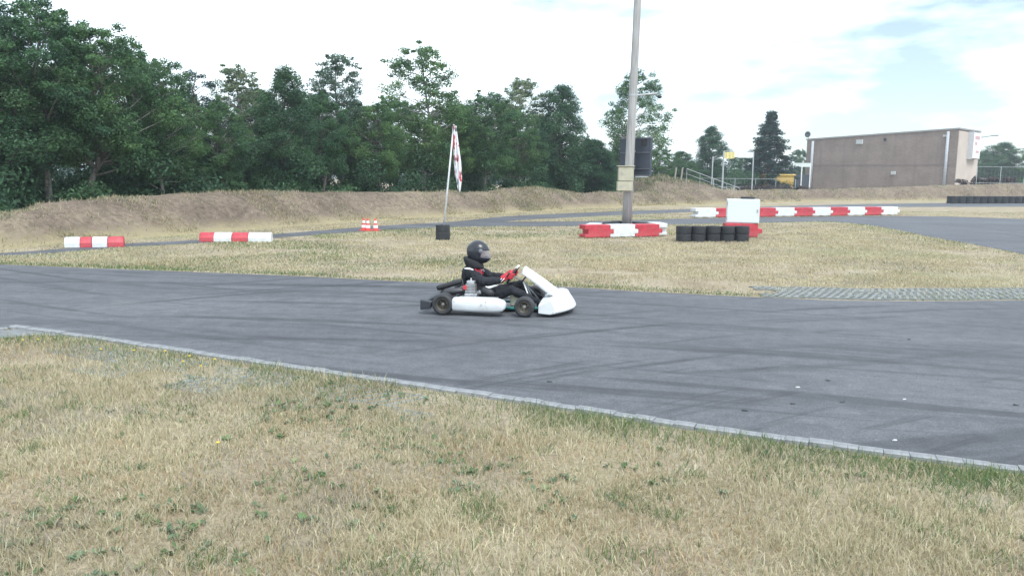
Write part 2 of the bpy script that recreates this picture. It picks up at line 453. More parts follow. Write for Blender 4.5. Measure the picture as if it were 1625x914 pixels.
# ---- grass-grid pavers: lattice blocks with diamond openings
def paver_mesh():
    b = MB(); L, W, T = 0.58, 0.39, 0.05
    b.box((0, -W / 2 + .015, 0), (L, .03, T)).box((0, W / 2 - .015, 0), (L, .03, T))
    for i in range(5):
        x = -L / 2 + L * (i + 0.5) / 5
        for s in (-1, 1):
            b.box((x, 0, 0.001 * s), (W * 0.98, 0.042, T - .002), rz=s * math.radians(62))
    return b.mesh('paver', M('paver_concrete', (0.20, 0.213, 0.205), 0.9, var=0.3, scale=8, bumps=0.4))
pv_me = paver_mesh()
def paver_strip(name, label, line, rows, side, z=0.006, keep=1.0):
    root = empty(name, line[0]); tag(root, label, kind='structure')
    acc = 0.3
    for i in range(len(line) - 1):
        a, b = line[i], line[i + 1]; L = (b - a).length
        if L < 1e-6: continue
        d = (b - a) / L; nrm = Vector((-d.y, d.x, 0)) * side; t = acc
        while t < L:
            for r in range(rows):
                if random.random() > keep: continue
                p = a + d * (t + (0.3 if r % 2 else 0)) + nrm * (0.22 + 0.4 * r)
                o = link(bpy.data.objects.new('paver', pv_me)); o.parent = root
                o.location = Vector((p.x, p.y, z - 0.012 + random.uniform(-.004, .004))) - root.location
                o.rotation_euler = (random.uniform(-.01, .01), random.uniform(-.01, .01), math.atan2(d.y, d.x))
            t += 0.6
        acc = t - L
pv_line = [G(1215, 472.5), G(1385, 477), G(1500, 477), G(1625, 476), G(1900, 473)]
paver_strip('paver_strip', 'pale concrete grass grid pavers on the far edge of the track', pv_line, 3, 1)
pv_near = [G(130, 546), G(330, 575), G(540, 606), G(720, 633)]
paver_strip('overgrown_paver_strip', 'grass grid pavers half buried in the near verge', pv_near, 2, -1, z=-0.011, keep=0.85)

# ================================================================== EARTH BERM
stations = [(-260, 424, 372, 2.6), (-60, 400, 352, 2.6), (20, 396, 340, 2.6), (90, 388, 324, 2.7), (160, 383, 317, 2.9), (300, 373, 309, 3.2), (440, 362, 305.5, 3.3), (570, 353, 305, 3.4),
            (700, 345, 305.5, 3.4), (765, 341, 305, 3.5), (800, 339, 301, 3.6), (840, 337, 298, 3.8), (880, 335, 302, 3.8), (915, 333, 306, 3.8), (1000, 329, 305.5, 3.8), (1100, 326, 302.5, 4),
            (1200, 323, 302, 4), (1290, 320.5, 301, 4), (1400, 319.5, 298, 4), (1510, 318.5, 294, 4), (1625, 318, 291.5, 4), (1900, 318, 290, 4), (2300, 318, 292, 4)]
foot_px = [Vector((s[0], s[1], 0)) for s in stations]; cr_px = [Vector((s[0], s[2], s[3])) for s in stations]
FS = smooth_line(foot_px, 14); CS = smooth_line(cr_px, 14)
def berm():
    rows = 26; V = []; crest = []
    n = len(FS)
    for i in range(n):
        f = G(FS[i].x, FS[i].y); rad = Vector((f.x, f.y, 0)); D = rad.length; u = rad / D
        d = CS[i].z
        Yc = f.y + u.y * d; cz = max(0.5, at(CS[i].x, CS[i].y, Yc).z)
        crest.append((f + u * d, u, cz))
        for k in range(rows):
            t = k / (rows - 1) * 2.3
            if t <= 1: h = cz * (0.5 - 0.5 * math.cos(math.pi * min(1, t * 1.02))) ** 0.85
            elif t < 1.25: h = cz
            else: h = cz * (1 - (t - 1.25) / 1.05 * 0.95)
            p = f + u * (d * t)
            h += (fnoise(np.array([p.x]), np.array([p.y]), 1.1, 3, 4)[0] - 0.5) * 0.25 * min(1, t * 3) * (1 if t < 2.2 else 0)
            if k == 0: h = -0.05
            if k == rows - 1: h = -0.1
            V.append((p.x, p.y, h))
    F = [(i * rows + k, (i + 1) * rows + k, (i + 1) * rows + k + 1, i * rows + k + 1) for i in range(n - 1) for k in range(rows - 1)]
    b = MB(); b.v = V; b.f = F
    o = b.build('earth_bank', MAT_SOIL, smooth=True)
    tag(o, 'low brown earth bank with sparse dry grass behind the back track', kind='structure')
    return crest, np.array(V)
CREST, BERM_V = berm()

# mound behind the bank
def mound(name, c, rx, ry, h, label, mat):
    V = []; F = []; n = 28; m = 44
    for i in range(n + 1):
        r = i / n
        for k in range(m):
            a = 2 * math.pi * k / m
            x = c[0] + rx * r * math.cos(a); y = c[1] + ry * r * math.sin(a)
            z = h * (0.5 + 0.5 * math.cos(math.pi * r)) * (1 + 0.5 * (fnoise(np.array([x]), np.array([y]), 0.35, 7, 3)[0] - .5)) + (fnoise(np.array([x]), np.array([y]), 1.3, 9, 2)[0] - .5) * .3 * (1 - r) - 0.03
            V.append((x, y, z))
    for i in range(n):
        for k in range(m):
            F.append((i * m + k, (i + 1) * m + k, (i + 1) * m + (k + 1) % m, i * m + (k + 1) % m))
    b = MB(); b.v = V; b.f = F
    return tag(b.build(name, mat, smooth=True), label, kind='structure')
mc = at(1052, 285, 74)
mound('grassy_mound', (mc.x, 74, 0), 10.5, 7, 2.0, 'bare earth and grass mound behind the tall pole', MAT_SOIL)

# ================================================================== GRASS (stuff)
def blades(name, P, H, W, lean, col, label, Z=None):
    n = len(P)
    az = RNG.uniform(0, 2 * np.pi, n); la = RNG.uniform(0, 2 * np.pi, n)
    wx, wy = np.cos(az) * W / 2, np.sin(az) * W / 2
    lx, ly = np.cos(la), np.sin(la)
    z0 = np.zeros(n) if Z is None else Z
    V = np.zeros((n, 5, 3))
    h1 = H * 0.55 * np.cos(lean * 0.6); d1 = H * 0.55 * np.sin(lean * 0.6)
    h2 = h1 + H * 0.45 * np.cos(lean * 1.35); d2 = d1 + H * 0.45 * np.sin(lean * 1.35)
    h2 = np.maximum(h2, 0.004)
    V[:, 0] = np.stack([P[:, 0] - wx, P[:, 1] - wy, z0], 1); V[:, 1] = np.stack([P[:, 0] + wx, P[:, 1] + wy, z0], 1)
    V[:, 2] = np.stack([P[:, 0] + lx * d1 + wx * .8, P[:, 1] + ly * d1 + wy * .8, z0 + h1], 1)
    V[:, 3] = np.stack([P[:, 0] + lx * d1 - wx * .8, P[:, 1] + ly * d1 - wy * .8, z0 + h1], 1)
    V[:, 4] = np.stack([P[:, 0] + lx * d2, P[:, 1] + ly * d2, z0 + h2], 1)
    k = np.arange(n)[:, None] * 5
    me = np_mesh(name, V.reshape(-1, 3), k + np.array([[0, 1, 2, 3]]), k + np.array([[3, 2, 4]]), np.repeat(col, 5, 0), MAT_BLADE)
    return tag(link(bpy.data.objects.new(name, me)), label, 'grass', kind='stuff')
STRAW = np.array([[0.49, 0.435, 0.295], [0.45, 0.39, 0.25], [0.55, 0.505, 0.365], [0.41, 0.34, 0.215], [0.47, 0.43, 0.30]])
GREEN = np.array([[0.16, 0.21, 0.08], [0.12, 0.19, 0.075], [0.21, 0.25, 0.11], [0.10, 0.17, 0.085]])
def grass_cols(P, green):
    n = len(P)
    c = STRAW[RNG.integers(0, len(STRAW), n)]; g = GREEN[RNG.integers(0, len(GREEN), n)]
    pick = (RNG.random(n) < green)[:, None]
    c = np.where(pick, g, c)
    grey = np.clip((fnoise(P[:, 0], P[:, 1], 1.3, 55, 3) - 0.54) * 3, 0, 0.45)      # weathered grey thatch
    pick = (RNG.random(n) < grey * ~pick[:, 0])[:, None]
    c = np.where(pick, np.array([[0.36, 0.33, 0.27]]), c)
    rust = np.clip((fnoise(P[:, 0], P[:, 1], 1.0, 95, 3) - 0.56) * 2.2, 0, 0.3)
    pick = (RNG.random(n) < rust)[:, None]
    c = np.where(pick & ~(c[:, 1:2] > c[:, 0:1]), np.array([[0.43, 0.33, 0.20]]), c)
    tone = 0.80 + 0.50 * fnoise(P[:, 0], P[:, 1], 0.9, 4, 4)
    return c * (tone * RNG.uniform(0.8, 1.15, n))[:, None]
near_xy = np.array([(p.x, p.y) for p in NEAR])
def dist_line(P, line):
    best = np.full(len(P), 1e9)
    for i in range(len(line) - 1):
        a = line[i]; b = line[i + 1]; ab = b - a
        t = np.clip(((P - a) @ ab) / (ab @ ab + 1e-12), 0, 1)
        best = np.minimum(best, np.linalg.norm(P - (a + t[:, None] * ab), axis=1))
    return best
apron_xy = [(p.x, p.y) for p in apron]
def near_grass():
    n = 1050000
    X = RNG.uniform(-8.5, 6.5, n); Y = RNG.uniform(2.4, 10, n)
    keep = (np.abs(X) < Y * 0.78 + 0.6) & (RNG.random(n) < np.minimum(1, (3.6 / Y) ** 1.3))
    P = np.stack([X, Y], 1)[keep]
    P = P[~in_poly(P, main_poly)]
    d = dist_line(P, near_xy)
    ok = (d > 0.115 + 0.05 * vnoise(P[:, 0], P[:, 1], 9, 2)) & ~in_poly(P, apron_xy)
    P, d = P[ok], d[ok]
    x, y = P[:, 0], P[:, 1]
    bare = fnoise(x, y, 1.6, 21, 3)
    P_keep = RNG.random(len(P)) < np.clip((bare - 0.22) * 4, 0.45, 1)
    P, d, x, y = P[P_keep], d[P_keep], x[P_keep], y[P_keep]
    # greener along the kerb on the right and in scattered weedy patches
    gk = np.exp(-(d / (0.34 + 0.3 * vnoise(x, y, 1.7, 8))) ** 2) * np.clip(0.75 + 0.5 * x, 0.52, 0.97)
    spots = np.clip((fnoise(x, y, 3.4, 31, 3) - 0.60) * 4.5, 0, 0.75) * np.clip(0.2 + 1.1 * fnoise(x, y, .6, 77, 2), 0, 1)
    wide = np.clip((fnoise(x, y, 0.45, 41, 2) - 0.52) * 0.9, 0, 0.25)
    green = np.clip(gk + spots + wide + 0.05, 0, 0.97)
    tall = fnoise(x, y, 1.9, 51, 3)
    H = (0.028 + 0.055 * tall ** 1.5) * RNG.uniform(0.6, 1.6, len(P)) * (1 + 0.25 * (gk > 0.4))
    lean = np.abs(RNG.normal(0.85, 0.42, len(P))); lean = np.clip(lean, 0.05, 1.5)
    W = RNG.uniform(0.0018, 0.0042, len(P)) * (1 + 0.08 * y)
    blades('dry_grass', P, H, W, lean, grass_cols(P, green), 'short sun dried straw coloured grass of the near verge')
near_grass()
foot_xy = np.array([(G(p.x, p.y).x, G(p.x, p.y).y) for p in FS])
def far_grass():
    n = 700000
    Y = 10 + 38 * RNG.random(n) ** 1.5; X = RNG.uniform(-0.75, 0.75, n) * Y
    P = np.stack([X, Y], 1)
    P = P[~in_poly(P, main_poly)]
    b = in_poly(P, back_poly) & ~in_poly(P, isl_poly); P = P[~b]
    # only up to the foot of the bank
    lim = np.interp(np.arctan2(P[:, 0], P[:, 1]), np.arctan2(foot_xy[:, 0], foot_xy[:, 1]), np.hypot(foot_xy[:, 0], foot_xy[:, 1]))
    P = P[np.hypot(P[:, 0], P[:, 1]) < lim + 0.4]
    df = dist_line(P, np.array([(p.x, p.y) for p in FAR]))
    ok = df > 0.04; P, df = P[ok], df[ok]
    pvl = dist_line(P, np.array([(p.x, p.y) for p in pv_line]))
    ok = (pvl > 1.35) | (RNG.random(len(P)) < 0.30) | (P[:, 0] < pv_line[0].x - 0.3) & (pvl > 0.2); P, df = P[ok], df[ok]
    x, y = P[:, 0], P[:, 1]
    kp = RNG.random(len(P)) < np.clip((fnoise(x, y * 1.8, 0.5, 61, 3) - 0.25) * 3.2, 0.08, 1); P, df, x, y = P[kp], df[kp], x[kp], y[kp]
    edge = np.exp(-(df / 0.5) ** 2) * 0.75
    dl = dist_line(P, np.array([(p.x, p.y) for p in LOW])); edge = edge + np.exp(-(dl / 0.9) ** 2) * 0.35
    green = np.clip(edge + np.clip((fnoise(x, y, 0.22, 71, 3) - 0.55) * 2.4, 0, .45) + .04, 0, .9)
    H = (0.02 + 0.04 * fnoise(x, y, 0.8, 81, 3)) * RNG.uniform(0.6, 1.5, len(P))
    W = 0.0035 + 0.0006 * y
    lean = np.clip(np.abs(RNG.normal(0.75, 0.4, len(P))), .05, 1.4)
    blades('island_grass', P, H, W, lean, grass_cols(P, green), 'pale dry grass of the infield between the tracks')
far_grass()
def bank_grass():
    n = 320000
    k = RNG.integers(0, len(BERM_V) - 1, n)
    rows = 26; r = k % rows
    ok = (r < 15) & (r > 0); k = k[ok]
    base = BERM_V[k] + (BERM_V[np.minimum(k + 1, len(BERM_V) - 1)] - BERM_V[k]) * RNG.random(len(k))[:, None] * ((k % rows) < 25)[:, None]
    nb = BERM_V[np.minimum(k + rows, len(BERM_V) - 1)]
    base = base + (nb - BERM_V[k]) * RNG.random(len(k))[:, None]
    x, y = base[:, 0], base[:, 1]
    ok = (RNG.random(len(x)) < np.clip((fnoise(x, y, 0.7, 91, 3) - 0.42) * 3, 0.03, 1) * np.clip(1.2 - (k % rows) / 15, 0.35, 1)) & (y < 90) & (np.abs(x) < y * .72)
    base = base[ok]; x, y = base[:, 0], base[:, 1]
    H = RNG.uniform(0.05, 0.16, len(x)); W = 0.006 + 0.0005 * y
    blades('bank_grass', base[:, :2], H, W, np.clip(np.abs(RNG.normal(.6, .4, len(x))), 0, 1.3), grass_cols(base, 0.16) * 0.78, 'sparse dry tufts on the earth bank', Z=base[:, 2] - 0.02)
bank_grass()

# ---- broad-leaved weeds and a few yellow flowers in the verge
def weeds():
    V, C, k = [], [], 0
    rd = random.Random(3)
    for _ in range(5000):
        X = rd.uniform(-4.5, 4.5); Y = rd.uniform(3.0, 7.5)
        if abs(X) > Y * .7: continue
        P = np.array([[X, Y]])
        if in_poly(P, main_poly)[0] or dist_line(P, near_xy)[0] < .25: continue
        if rd.random() > max(0, (fnoise(P[:, 0], P[:, 1], .9, 63, 2)[0] - .52) * 2.2) + .012: continue
        base = np.array(rd.choice(((.13, .20, .12), (.16, .22, .13), (.12, .19, .085), (.19, .24, .12)))) * rd.uniform(.8, 1.2)
        for _ in range(rd.randint(7, 14)):
            a = rd.uniform(0, 6.283); L = rd.uniform(.02, .055); w = L * rd.uniform(.16, .3); el = rd.uniform(.15, .95)
            d = np.array([math.cos(a) * math.cos(el), math.sin(a) * math.cos(el), math.sin(el)]); n = np.array([-math.sin(a), math.cos(a), 0]) * w
            o = np.array([X + rd.uniform(-.02, .02), Y + rd.uniform(-.02, .02), .006])
            V += [o, o + d * L * .55 + n, o + d * L + np.array([0, 0, -.006]), o + d * L * .55 - n]; C += [base * rd.uniform(.8, 1.25)] * 4
    V = np.array(V); F = np.arange(len(V)).reshape(-1, 4)
    tag(link(bpy.data.objects.new('weeds', np_mesh('weeds', V, F, None, np.array(C), MAT_BLADE))), 'small leafy green weeds scattered through the dry verge', 'weeds', kind='stuff')
    for px, py in ((340, 580), (300, 578), (262, 571), (60, 546), (212, 568), (318, 590), (290, 585), (160, 566), (345, 718), (36, 548)):
        p = G(px, py); o = empty('dandelion', p); tag(o, 'tiny yellow flower in the dry near verge', 'flower', 'yellow flowers in the near verge')
        h = rd.uniform(.05, .09); MB().tube([(0, 0, 0), (.006, 0, h)], .0022, 5).build('stem', M('stem_green', (.14, .2, .07), .8), o)
        MB().lathe([(.004, h - .006), (.013, h), (.011, h + .005), (0, h + .007)], (.006, 0, 0), n=10).build('flower_head', M('petal_yellow', (.62, .46, .05), .7), o)
weeds()

# ================================================================== TREES
BARK_M = m_bark('bark_grey', (0.235, 0.215, 0.19)); BARK_D = m_bark('bark_brown', (0.13, 0.11, 0.095)); BARK_L = m_bark('bark_pale', (0.36, 0.34, 0.31), True)
def leaf_cloud(centres, radii, per, size, cols, up=0.35, rng=RNG, flat=0.75):
    """rhombic leaves spread through clumps; returns V, F, C"""
    Vs, Cs = [], []
    for c, r, n in zip(centres, radii, per):
        n = int(n)
        d = rng.normal(0, 1, (n, 3)); d /= np.linalg.norm(d, axis=1)[:, None] + 1e-9
        rr = r * rng.random(n) ** 0.45
        p = np.array(c) + d * rr[:, None] * np.array([1, 1, flat])
        nrm = d * 0.6 + np.array([0, 0, up]) + rng.normal(0, 0.55, (n, 3)); nrm /= np.linalg.norm(nrm, axis=1)[:, None] + 1e-9
        t = np.cross(nrm, rng.normal(0, 1, (n, 3))); t /= np.linalg.norm(t, axis=1)[:, None] + 1e-9
        b = np.cross(nrm, t)
        s = size * rng.uniform(0.6, 1.35, n)[:, None]
        v = np.stack([p + t * s, p + b * s * 0.55, p - t * s, p - b * s * 0.55], 1)
        base = cols[rng.integers(0, len(cols))]
        cc = base * rng.uniform(0.72, 1.3, (n, 1)) * (1 + rng.normal(0, 0.06, (n, 3)))
        Vs.append(v); Cs.append(np.repeat(np.clip(cc, 0.01, 1), 4, 0))
    V = np.concatenate(Vs).reshape(-1, 3); C = np.concatenate(Cs)
    F = np.arange(len(V)).reshape(-1, 4)
    return V, F, C
LEAFSETS = {
    'dark': np.array([[0.052, 0.115, 0.062], [0.066, 0.138, 0.068], [0.045, 0.100, 0.058]]),
    'mid': np.array([[0.078, 0.160, 0.068], [0.100, 0.190, 0.074], [0.066, 0.140, 0.066]]),
    'pale': np.array([[0.125, 0.185, 0.118], [0.150, 0.205, 0.130], [0.105, 0.165, 0.105]]),
    'blue': np.array([[0.050, 0.090, 0.074], [0.060, 0.105, 0.080], [0.044, 0.080, 0.066]]),
}
def make_tree(kind, seed, H=10.0):
    rng = np.random.default_rng(seed); rd = random.Random(seed)
    prm = {  # width ratio, crown start, clumps, clump radius, leaves per clump, leaf size, leaf colours, bark
        'broad': (0.25, 0.34, 84, 0.84, 820, 0.058, 'mid', BARK_M),
        'dense': (0.22, 0.12, 125, 0.95, 860, 0.060, 'dark', BARK_D),
        'birch': (0.18, 0.28, 84, 0.62, 430, 0.050, 'pale', BARK_L),
        'airy': (0.21, 0.26, 88, 0.70, 480, 0.054, 'mid', BARK_L),
        'pine': (0.17, 0.42, 30, 0.70, 700, 0.055, 'blue', BARK_D),
        'spruce': (0.155, 0.03, 190, 0.5, 330, 0.065, 'blue', BARK_D)}[kind]
    wr, cs, nc, cr, per, ls, lset, bark = prm
    def env(t):     # crown half width against height in the crown
        if kind == 'spruce': return (1 - t) ** 0.85 * (0.85 + 0.3 * rd.random())
        if kind == 'dense': return math.sin(math.pi * min(1, 0.18 + 0.80 * t)) ** 0.7
        if kind == 'birch': return math.sin(math.pi * (0.12 + 0.84 * t)) ** 0.8
        return math.sin(math.pi * (0.14 + 0.80 * t)) ** 0.75
    wa = .03 if kind == 'spruce' else .25
    wob = [(rd.uniform(-wa, wa), rd.uniform(-wa, wa)) for _ in range(7)]
    def trunk_at(z):
        t = max(0, min(5.999, z / H * 6)); i = int(t); f = t - i
        return Vector((wob[i][0] * (1 - f) + wob[i + 1][0] * f, wob[i][1] * (1 - f) + wob[i + 1][1] * f, z)) - Vector((wob[0][0], wob[0][1], 0)) * (1 - z / H)
    tb = MB(); r0 = 0.17 if kind not in ('birch', 'airy') else 0.12
    zs = [H * 0.97 * i / 9 for i in range(10)]
    tb.tube([trunk_at(z) - Vector((0, 0, .15 if z == 0 else 0)) for z in zs], [r0 * (1.25 if z == 0 else 1) * (1 - 0.9 * z / H) for z in zs], 8)
    cents, rads, ns = [], [], []
    ang = rd.uniform(0, 6)
    lop = rd.uniform(0, 6.28)
    for i in range(nc):
        t = (i + rd.random()) / nc
        if kind == 'spruce': t = t ** 1.25
        z = H * (cs + (1 - cs) * t * 0.97)
        ang += 2.399 + rd.uniform(-.5, .5)
        w = H * wr * env(t) * rd.uniform(0.45, 1.08) * (1 + 0.22 * math.cos(ang - lop))
        if kind == 'spruce': w = H * wr * env(t) * rd.uniform(0.55, 1.05)
        c = trunk_at(z) + Vector((math.cos(ang) * w, math.sin(ang) * w, rd.uniform(-.2, .2)))
        rr = cr * rd.uniform(0.6, 1.2) * (1 - 0.42 * t)
        cents.append(c); rads.append(rr); ns.append(per * (rr / cr) ** 1.7)
        zb = max(H * cs * 0.7, z - w * (rd.uniform(.3, .7) if kind != 'spruce' else -0.1) - .2)
        a = trunk_at(min(zb, H * 0.93)); rl = r0 * 0.42 * (1 - zb / H) + 0.018
        jit = lambda k_: Vector((rd.uniform(-k_, k_), rd.uniform(-k_, k_), rd.uniform(-k_, k_)))
        arc = Vector((0, 0, (c - a).length * rd.uniform(-.12, .16)))
        tb.tube([a, a.lerp(c, .3) + jit(.16) + arc * .8, a.lerp(c, .62) + jit(.22) + arc, c], [rl, rl * .75, rl * .5, rl * .15], 5)
        if kind in ('birch', 'airy', 'broad') and i % 2 == 0:   # twig with small outer spray, breaks the outline
            for _ in range(2):
                dv = Vector((rd.gauss(0, 1), rd.gauss(0, 1), rd.gauss(0.2, .7))).normalized() * rr * rd.uniform(1.1, 1.6)
                cents.append(c + dv); rads.append(rr * 0.5); ns.append(per * 0.2)
                tb.tube([c, c + dv], [0.014, 0.006], 4)
        if kind == 'birch':                                      # hanging sprays
            dv = Vector((rd.uniform(-.3, .3), rd.uniform(-.3, .3), -rr * 1.3)); cents.append(c + dv); rads.append(rr * 0.5); ns.append(per * 0.2)
    V, F, C = leaf_cloud(cents, rads, ns, ls, LEAFSETS[lset], rng=rng)
    cm = np_mesh('crown', V, F, None, C, MAT_LEAF)
    return tb.mesh('trunk', bark, True), cm
PROTO = {}
for kd, seeds in (('broad', (1, 2, 3)), ('dense', (4, 5)), ('birch', (6, 7)), ('airy', (8,)), ('pine', (9,)), ('spruce', (10,))):
    PROTO[kd] = [make_tree(kd, s) for s in seeds]
def tree(name, kind, var, px, top, dist, wide, label, group, rz=None):
    b = at(px, 300, dist); H = at(px, top, dist).z
    o = empty(name, (b.x, dist, 0), rz if rz is not None else random.uniform(0, 6.28)); s = H / 10.0
    o.scale = (s * wide, s * wide, s)
    tm, cm = PROTO[kind][var % len(PROTO[kind])]
    for nm, me in (('trunk', tm), ('crown', cm)):
        c = link(bpy.data.objects.new(nm, me)); c.parent = o
    return tag(o, label, 'tree', group)
def crest_dist(px, extra):
    best = min(CREST, key=lambda c: abs(c[0].x / c[0].y - ray(px, 300).x / ray(px, 300).y))
    return best[0].y + extra
WB = 'trees behind the earth bank'
TL = [
 ('broad_tree', 'dense', 0, 5, 14, 5.5, 1.0, 'tall dark tree cut by the left edge of the picture'),
 ('broad_tree', 'broad', 0, 78, 8, 4.5, 1.0, 'tallest tree of the left end, crown reaching the top of the picture'),
 ('broad_tree', 'broad', 1, 160, 42, 4.0, 1.0, 'large rounded tree with forked pale trunk standing above the left barrier'),
 ('broad_tree', 'broad', 2, 218, 78, 6.0, 0.9, 'green tree on the right shoulder of the big left clump'),
 ('broad_tree', 'airy', 0, 262, 92, 4.5, 0.9, 'slim open tree just right of the big left clump'),
 ('pine_tree', 'pine', 0, 318, 112, 7.0, 1.1, 'dark open pine with bare trunk and clumped needles'),
 ('birch_tree', 'birch', 0, 382, 102, 9.0, 1.15, 'pale feathery birch behind the darker trees left of centre'),
 ('broad_tree', 'dense', 1, 452, 106, 5.0, 0.8, 'dark upright tree with pale trunk, above the second striped barrier'),
 ('broad_tree', 'broad', 0, 345, 165, 5.0, 0.8, 'lower green tree in front of the pale birch'),
 ('birch_tree', 'birch', 1, 542, 80, 7.0, 1.0, 'tall thin birch with two feathery tops left of the flag'),
 ('broad_tree', 'broad', 2, 512, 150, 5.0, 0.85, 'green tree below the two topped birch'),
 ('broad_tree', 'broad', 1, 600, 165, 5.0, 0.95, 'light green rounded tree between the thin birch and the flag'),
 ('birch_tree', 'airy', 0, 672, 68, 6.0, 1.05, 'tallest open birch, standing just left of the flag'),
 ('broad_tree', 'broad', 0, 712, 168, 6.5, 0.9, 'green tree directly behind the flag'),
 ('broad_tree', 'broad', 2, 768, 148, 5.0, 0.95, 'broad green tree just right of the flag'),
 ('birch_tree', 'birch', 0, 828, 122, 12.0, 1.15, 'pale birch top showing behind the trees right of the flag'),
 ('broad_tree', 'broad', 1, 822, 175, 5.0, 0.8, 'mid green tree below the pale birch top'),
 ('dense_tree', 'dense', 0, 890, 134, 8.0, 1.0, 'dense dark rounded tree midway between the flag and the tall pole'),
 ('broad_tree', 'dense', 1, 945, 222, 5.0, 1.5, 'low dark tree left of the tall pole'),
 ('birch_tree', 'airy', 0, 1004, 110, 14.0, 1.15, 'light open birch standing behind the tall pole'),
 ('broad_tree', 'broad', 0, 1040, 236, 20.0, 1.6, 'low green tree right of the dark panel on the pole'),
 ('broad_tree', 'dense', 0, 1080, 240, 30.0, 1.7, 'low bushy tree beyond the mound'),
 ('broad_tree', 'dense', 1, 1126, 200, 34.0, 1.25, 'round crowned tree left of the hanging banner'),
 ('broad_tree', 'broad', 1, 1180, 250, 45.0, 1.8, 'low tree behind the hanging banner'),
 ('spruce_tree', 'spruce', 0, 1218, 177, 34.0, 2.3, 'dark pointed conifer left of the brick building'),
 ('broad_tree', 'broad', 2, 1268, 238, 75.0, 1.3, 'far pale tree at the left end of the brick building'),
 ('broad_tree', 'dense', 0, 1588, 226, 60.0, 1.9, 'rounded tree right of the brick building'),
 ('broad_tree', 'broad', 1, 1640, 232, 55.0, 1.8, 'tree at the right edge of the picture'),
 ('broad_tree', 'broad', 2, 1556, 240, 90.0, 1.8, 'far tree close against the right end of the brick building'),
]
for nm, kd, vr, px, tp, ex, wd, lb in TL:
    tree(nm, kd, vr, px, tp, crest_dist(px, ex), wd * (1.18 if px < 1000 else 1.0), lb, WB)
ORD = ['first', 'second', 'third', 'fourth', 'fifth', 'sixth', 'seventh', 'eighth', 'ninth', 'tenth', 'eleventh', 'twelfth', 'thirteenth']
# rear row: fills the wood behind, each one its own tree
k = 0
for px, tp, ex in ((20, 80, 11), (120, 90, 12), (238, 125, 12), (300, 150, 14), (412, 140, 13), (490, 150, 13), (565, 160, 13), (635, 160, 13), (738, 165, 14), (800, 170, 14), (860, 185, 14), (925, 215, 14), (975, 235, 16)):
    tree('rear_tree', ('dense', 'broad')[k % 2], k, px, tp, crest_dist(px, ex), 0.95 + 0.1 * (k % 3), 'dark tree in the rear row of the wood, %s from the left' % ORD[k], 'rear row of the wood'); k += 1

def undergrowth():
    cents, rads, ns = [], [], []
    rd = random.Random(5)
    for _ in range(520):
        px = rd.uniform(-60, 985); ex = rd.uniform(5.5, 12.0) if rd.random() < .8 else rd.uniform(2.8, 5)
        D = crest_dist(px, ex); b = at(px, 300, D)
        hh = rd.choice((0.5, 0.9, 1.2, 1.5, 2.2)) * (1.0 + 0.012 * D) * (0.55 + 0.8 * vnoise(np.array([px]), np.array([0.0]), 0.02, 3)[0])
        cents.append((b.x, D, hh * rd.uniform(0.4, 1))); rads.append(rd.uniform(0.45, 0.95)); ns.append(330)
    for _ in range(90):
        px = rd.uniform(1040, 1195); D = rd.uniform(95, 112); b = at(px, 300, D)
        cents.append((b.x, D, rd.uniform(0.8, 3.2))); rads.append(rd.uniform(0.9, 1.5)); ns.append(330)
    V, F, C = leaf_cloud(cents, rads, ns, 0.07, LEAFSETS['dark'])
    me = np_mesh('undergrowth', V, F, None, C, MAT_LEAF)
    tag(link(bpy.data.objects.new('undergrowth', me)), 'dark shrubs and saplings filling the wood below the crowns', 'undergrowth', kind='stuff')
undergrowth()
def mound_grass():
    n = 26000; a = RNG.uniform(0, 6.283, n); r = np.sqrt(RNG.random(n)) * 0.9
    x = mc.x + 10.5 * r * np.cos(a); y = 74 + 7 * r * np.sin(a)
    ok = RNG.random(n) < np.clip((fnoise(x, y, 0.4, 17, 3) - .4) * 4, .05, 1); x, y, r = x[ok], y[ok], r[ok]
    z = 2.0 * (0.5 + 0.5 * np.cos(np.pi * r)) * (1 + 0.5 * (fnoise(x, y, 0.35, 7, 3) - .5)) + (fnoise(x, y, 1.3, 9, 2) - .5) * .3 * (1 - r) - 0.05
    P = np.stack([x, y], 1)
    blades('mound_grass', P, RNG.uniform(.08, .34, len(x)), np.full(len(x), .04), np.clip(np.abs(RNG.normal(.5, .35, len(x))), 0, 1.2), grass_cols(P, .5) * .75, 'rough green and brown grass on the mound', Z=z)
mound_grass()

# far treeline along the horizon
def far_wood():
    cents, rads, ns = [], [], []
    rd = random.Random(15)
    for _ in range(420):
        D = rd.uniform(190, 230); X = rd.uniform(-170, 190)
        cents.append((X, D, rd.uniform(0.3, 3.6))); rads.append(rd.uniform(1.5, 2.4)); ns.append(90)
    V, F, C = leaf_cloud(cents, rads, ns, 0.40, LEAFSETS['blue'])
    tag(link(bpy.data.objects.new('far_wood', np_mesh('far_wood', V, F, None, C, MAT_LEAF))), 'far off line of woodland along the horizon', 'woodland', kind='stuff')
far_wood()

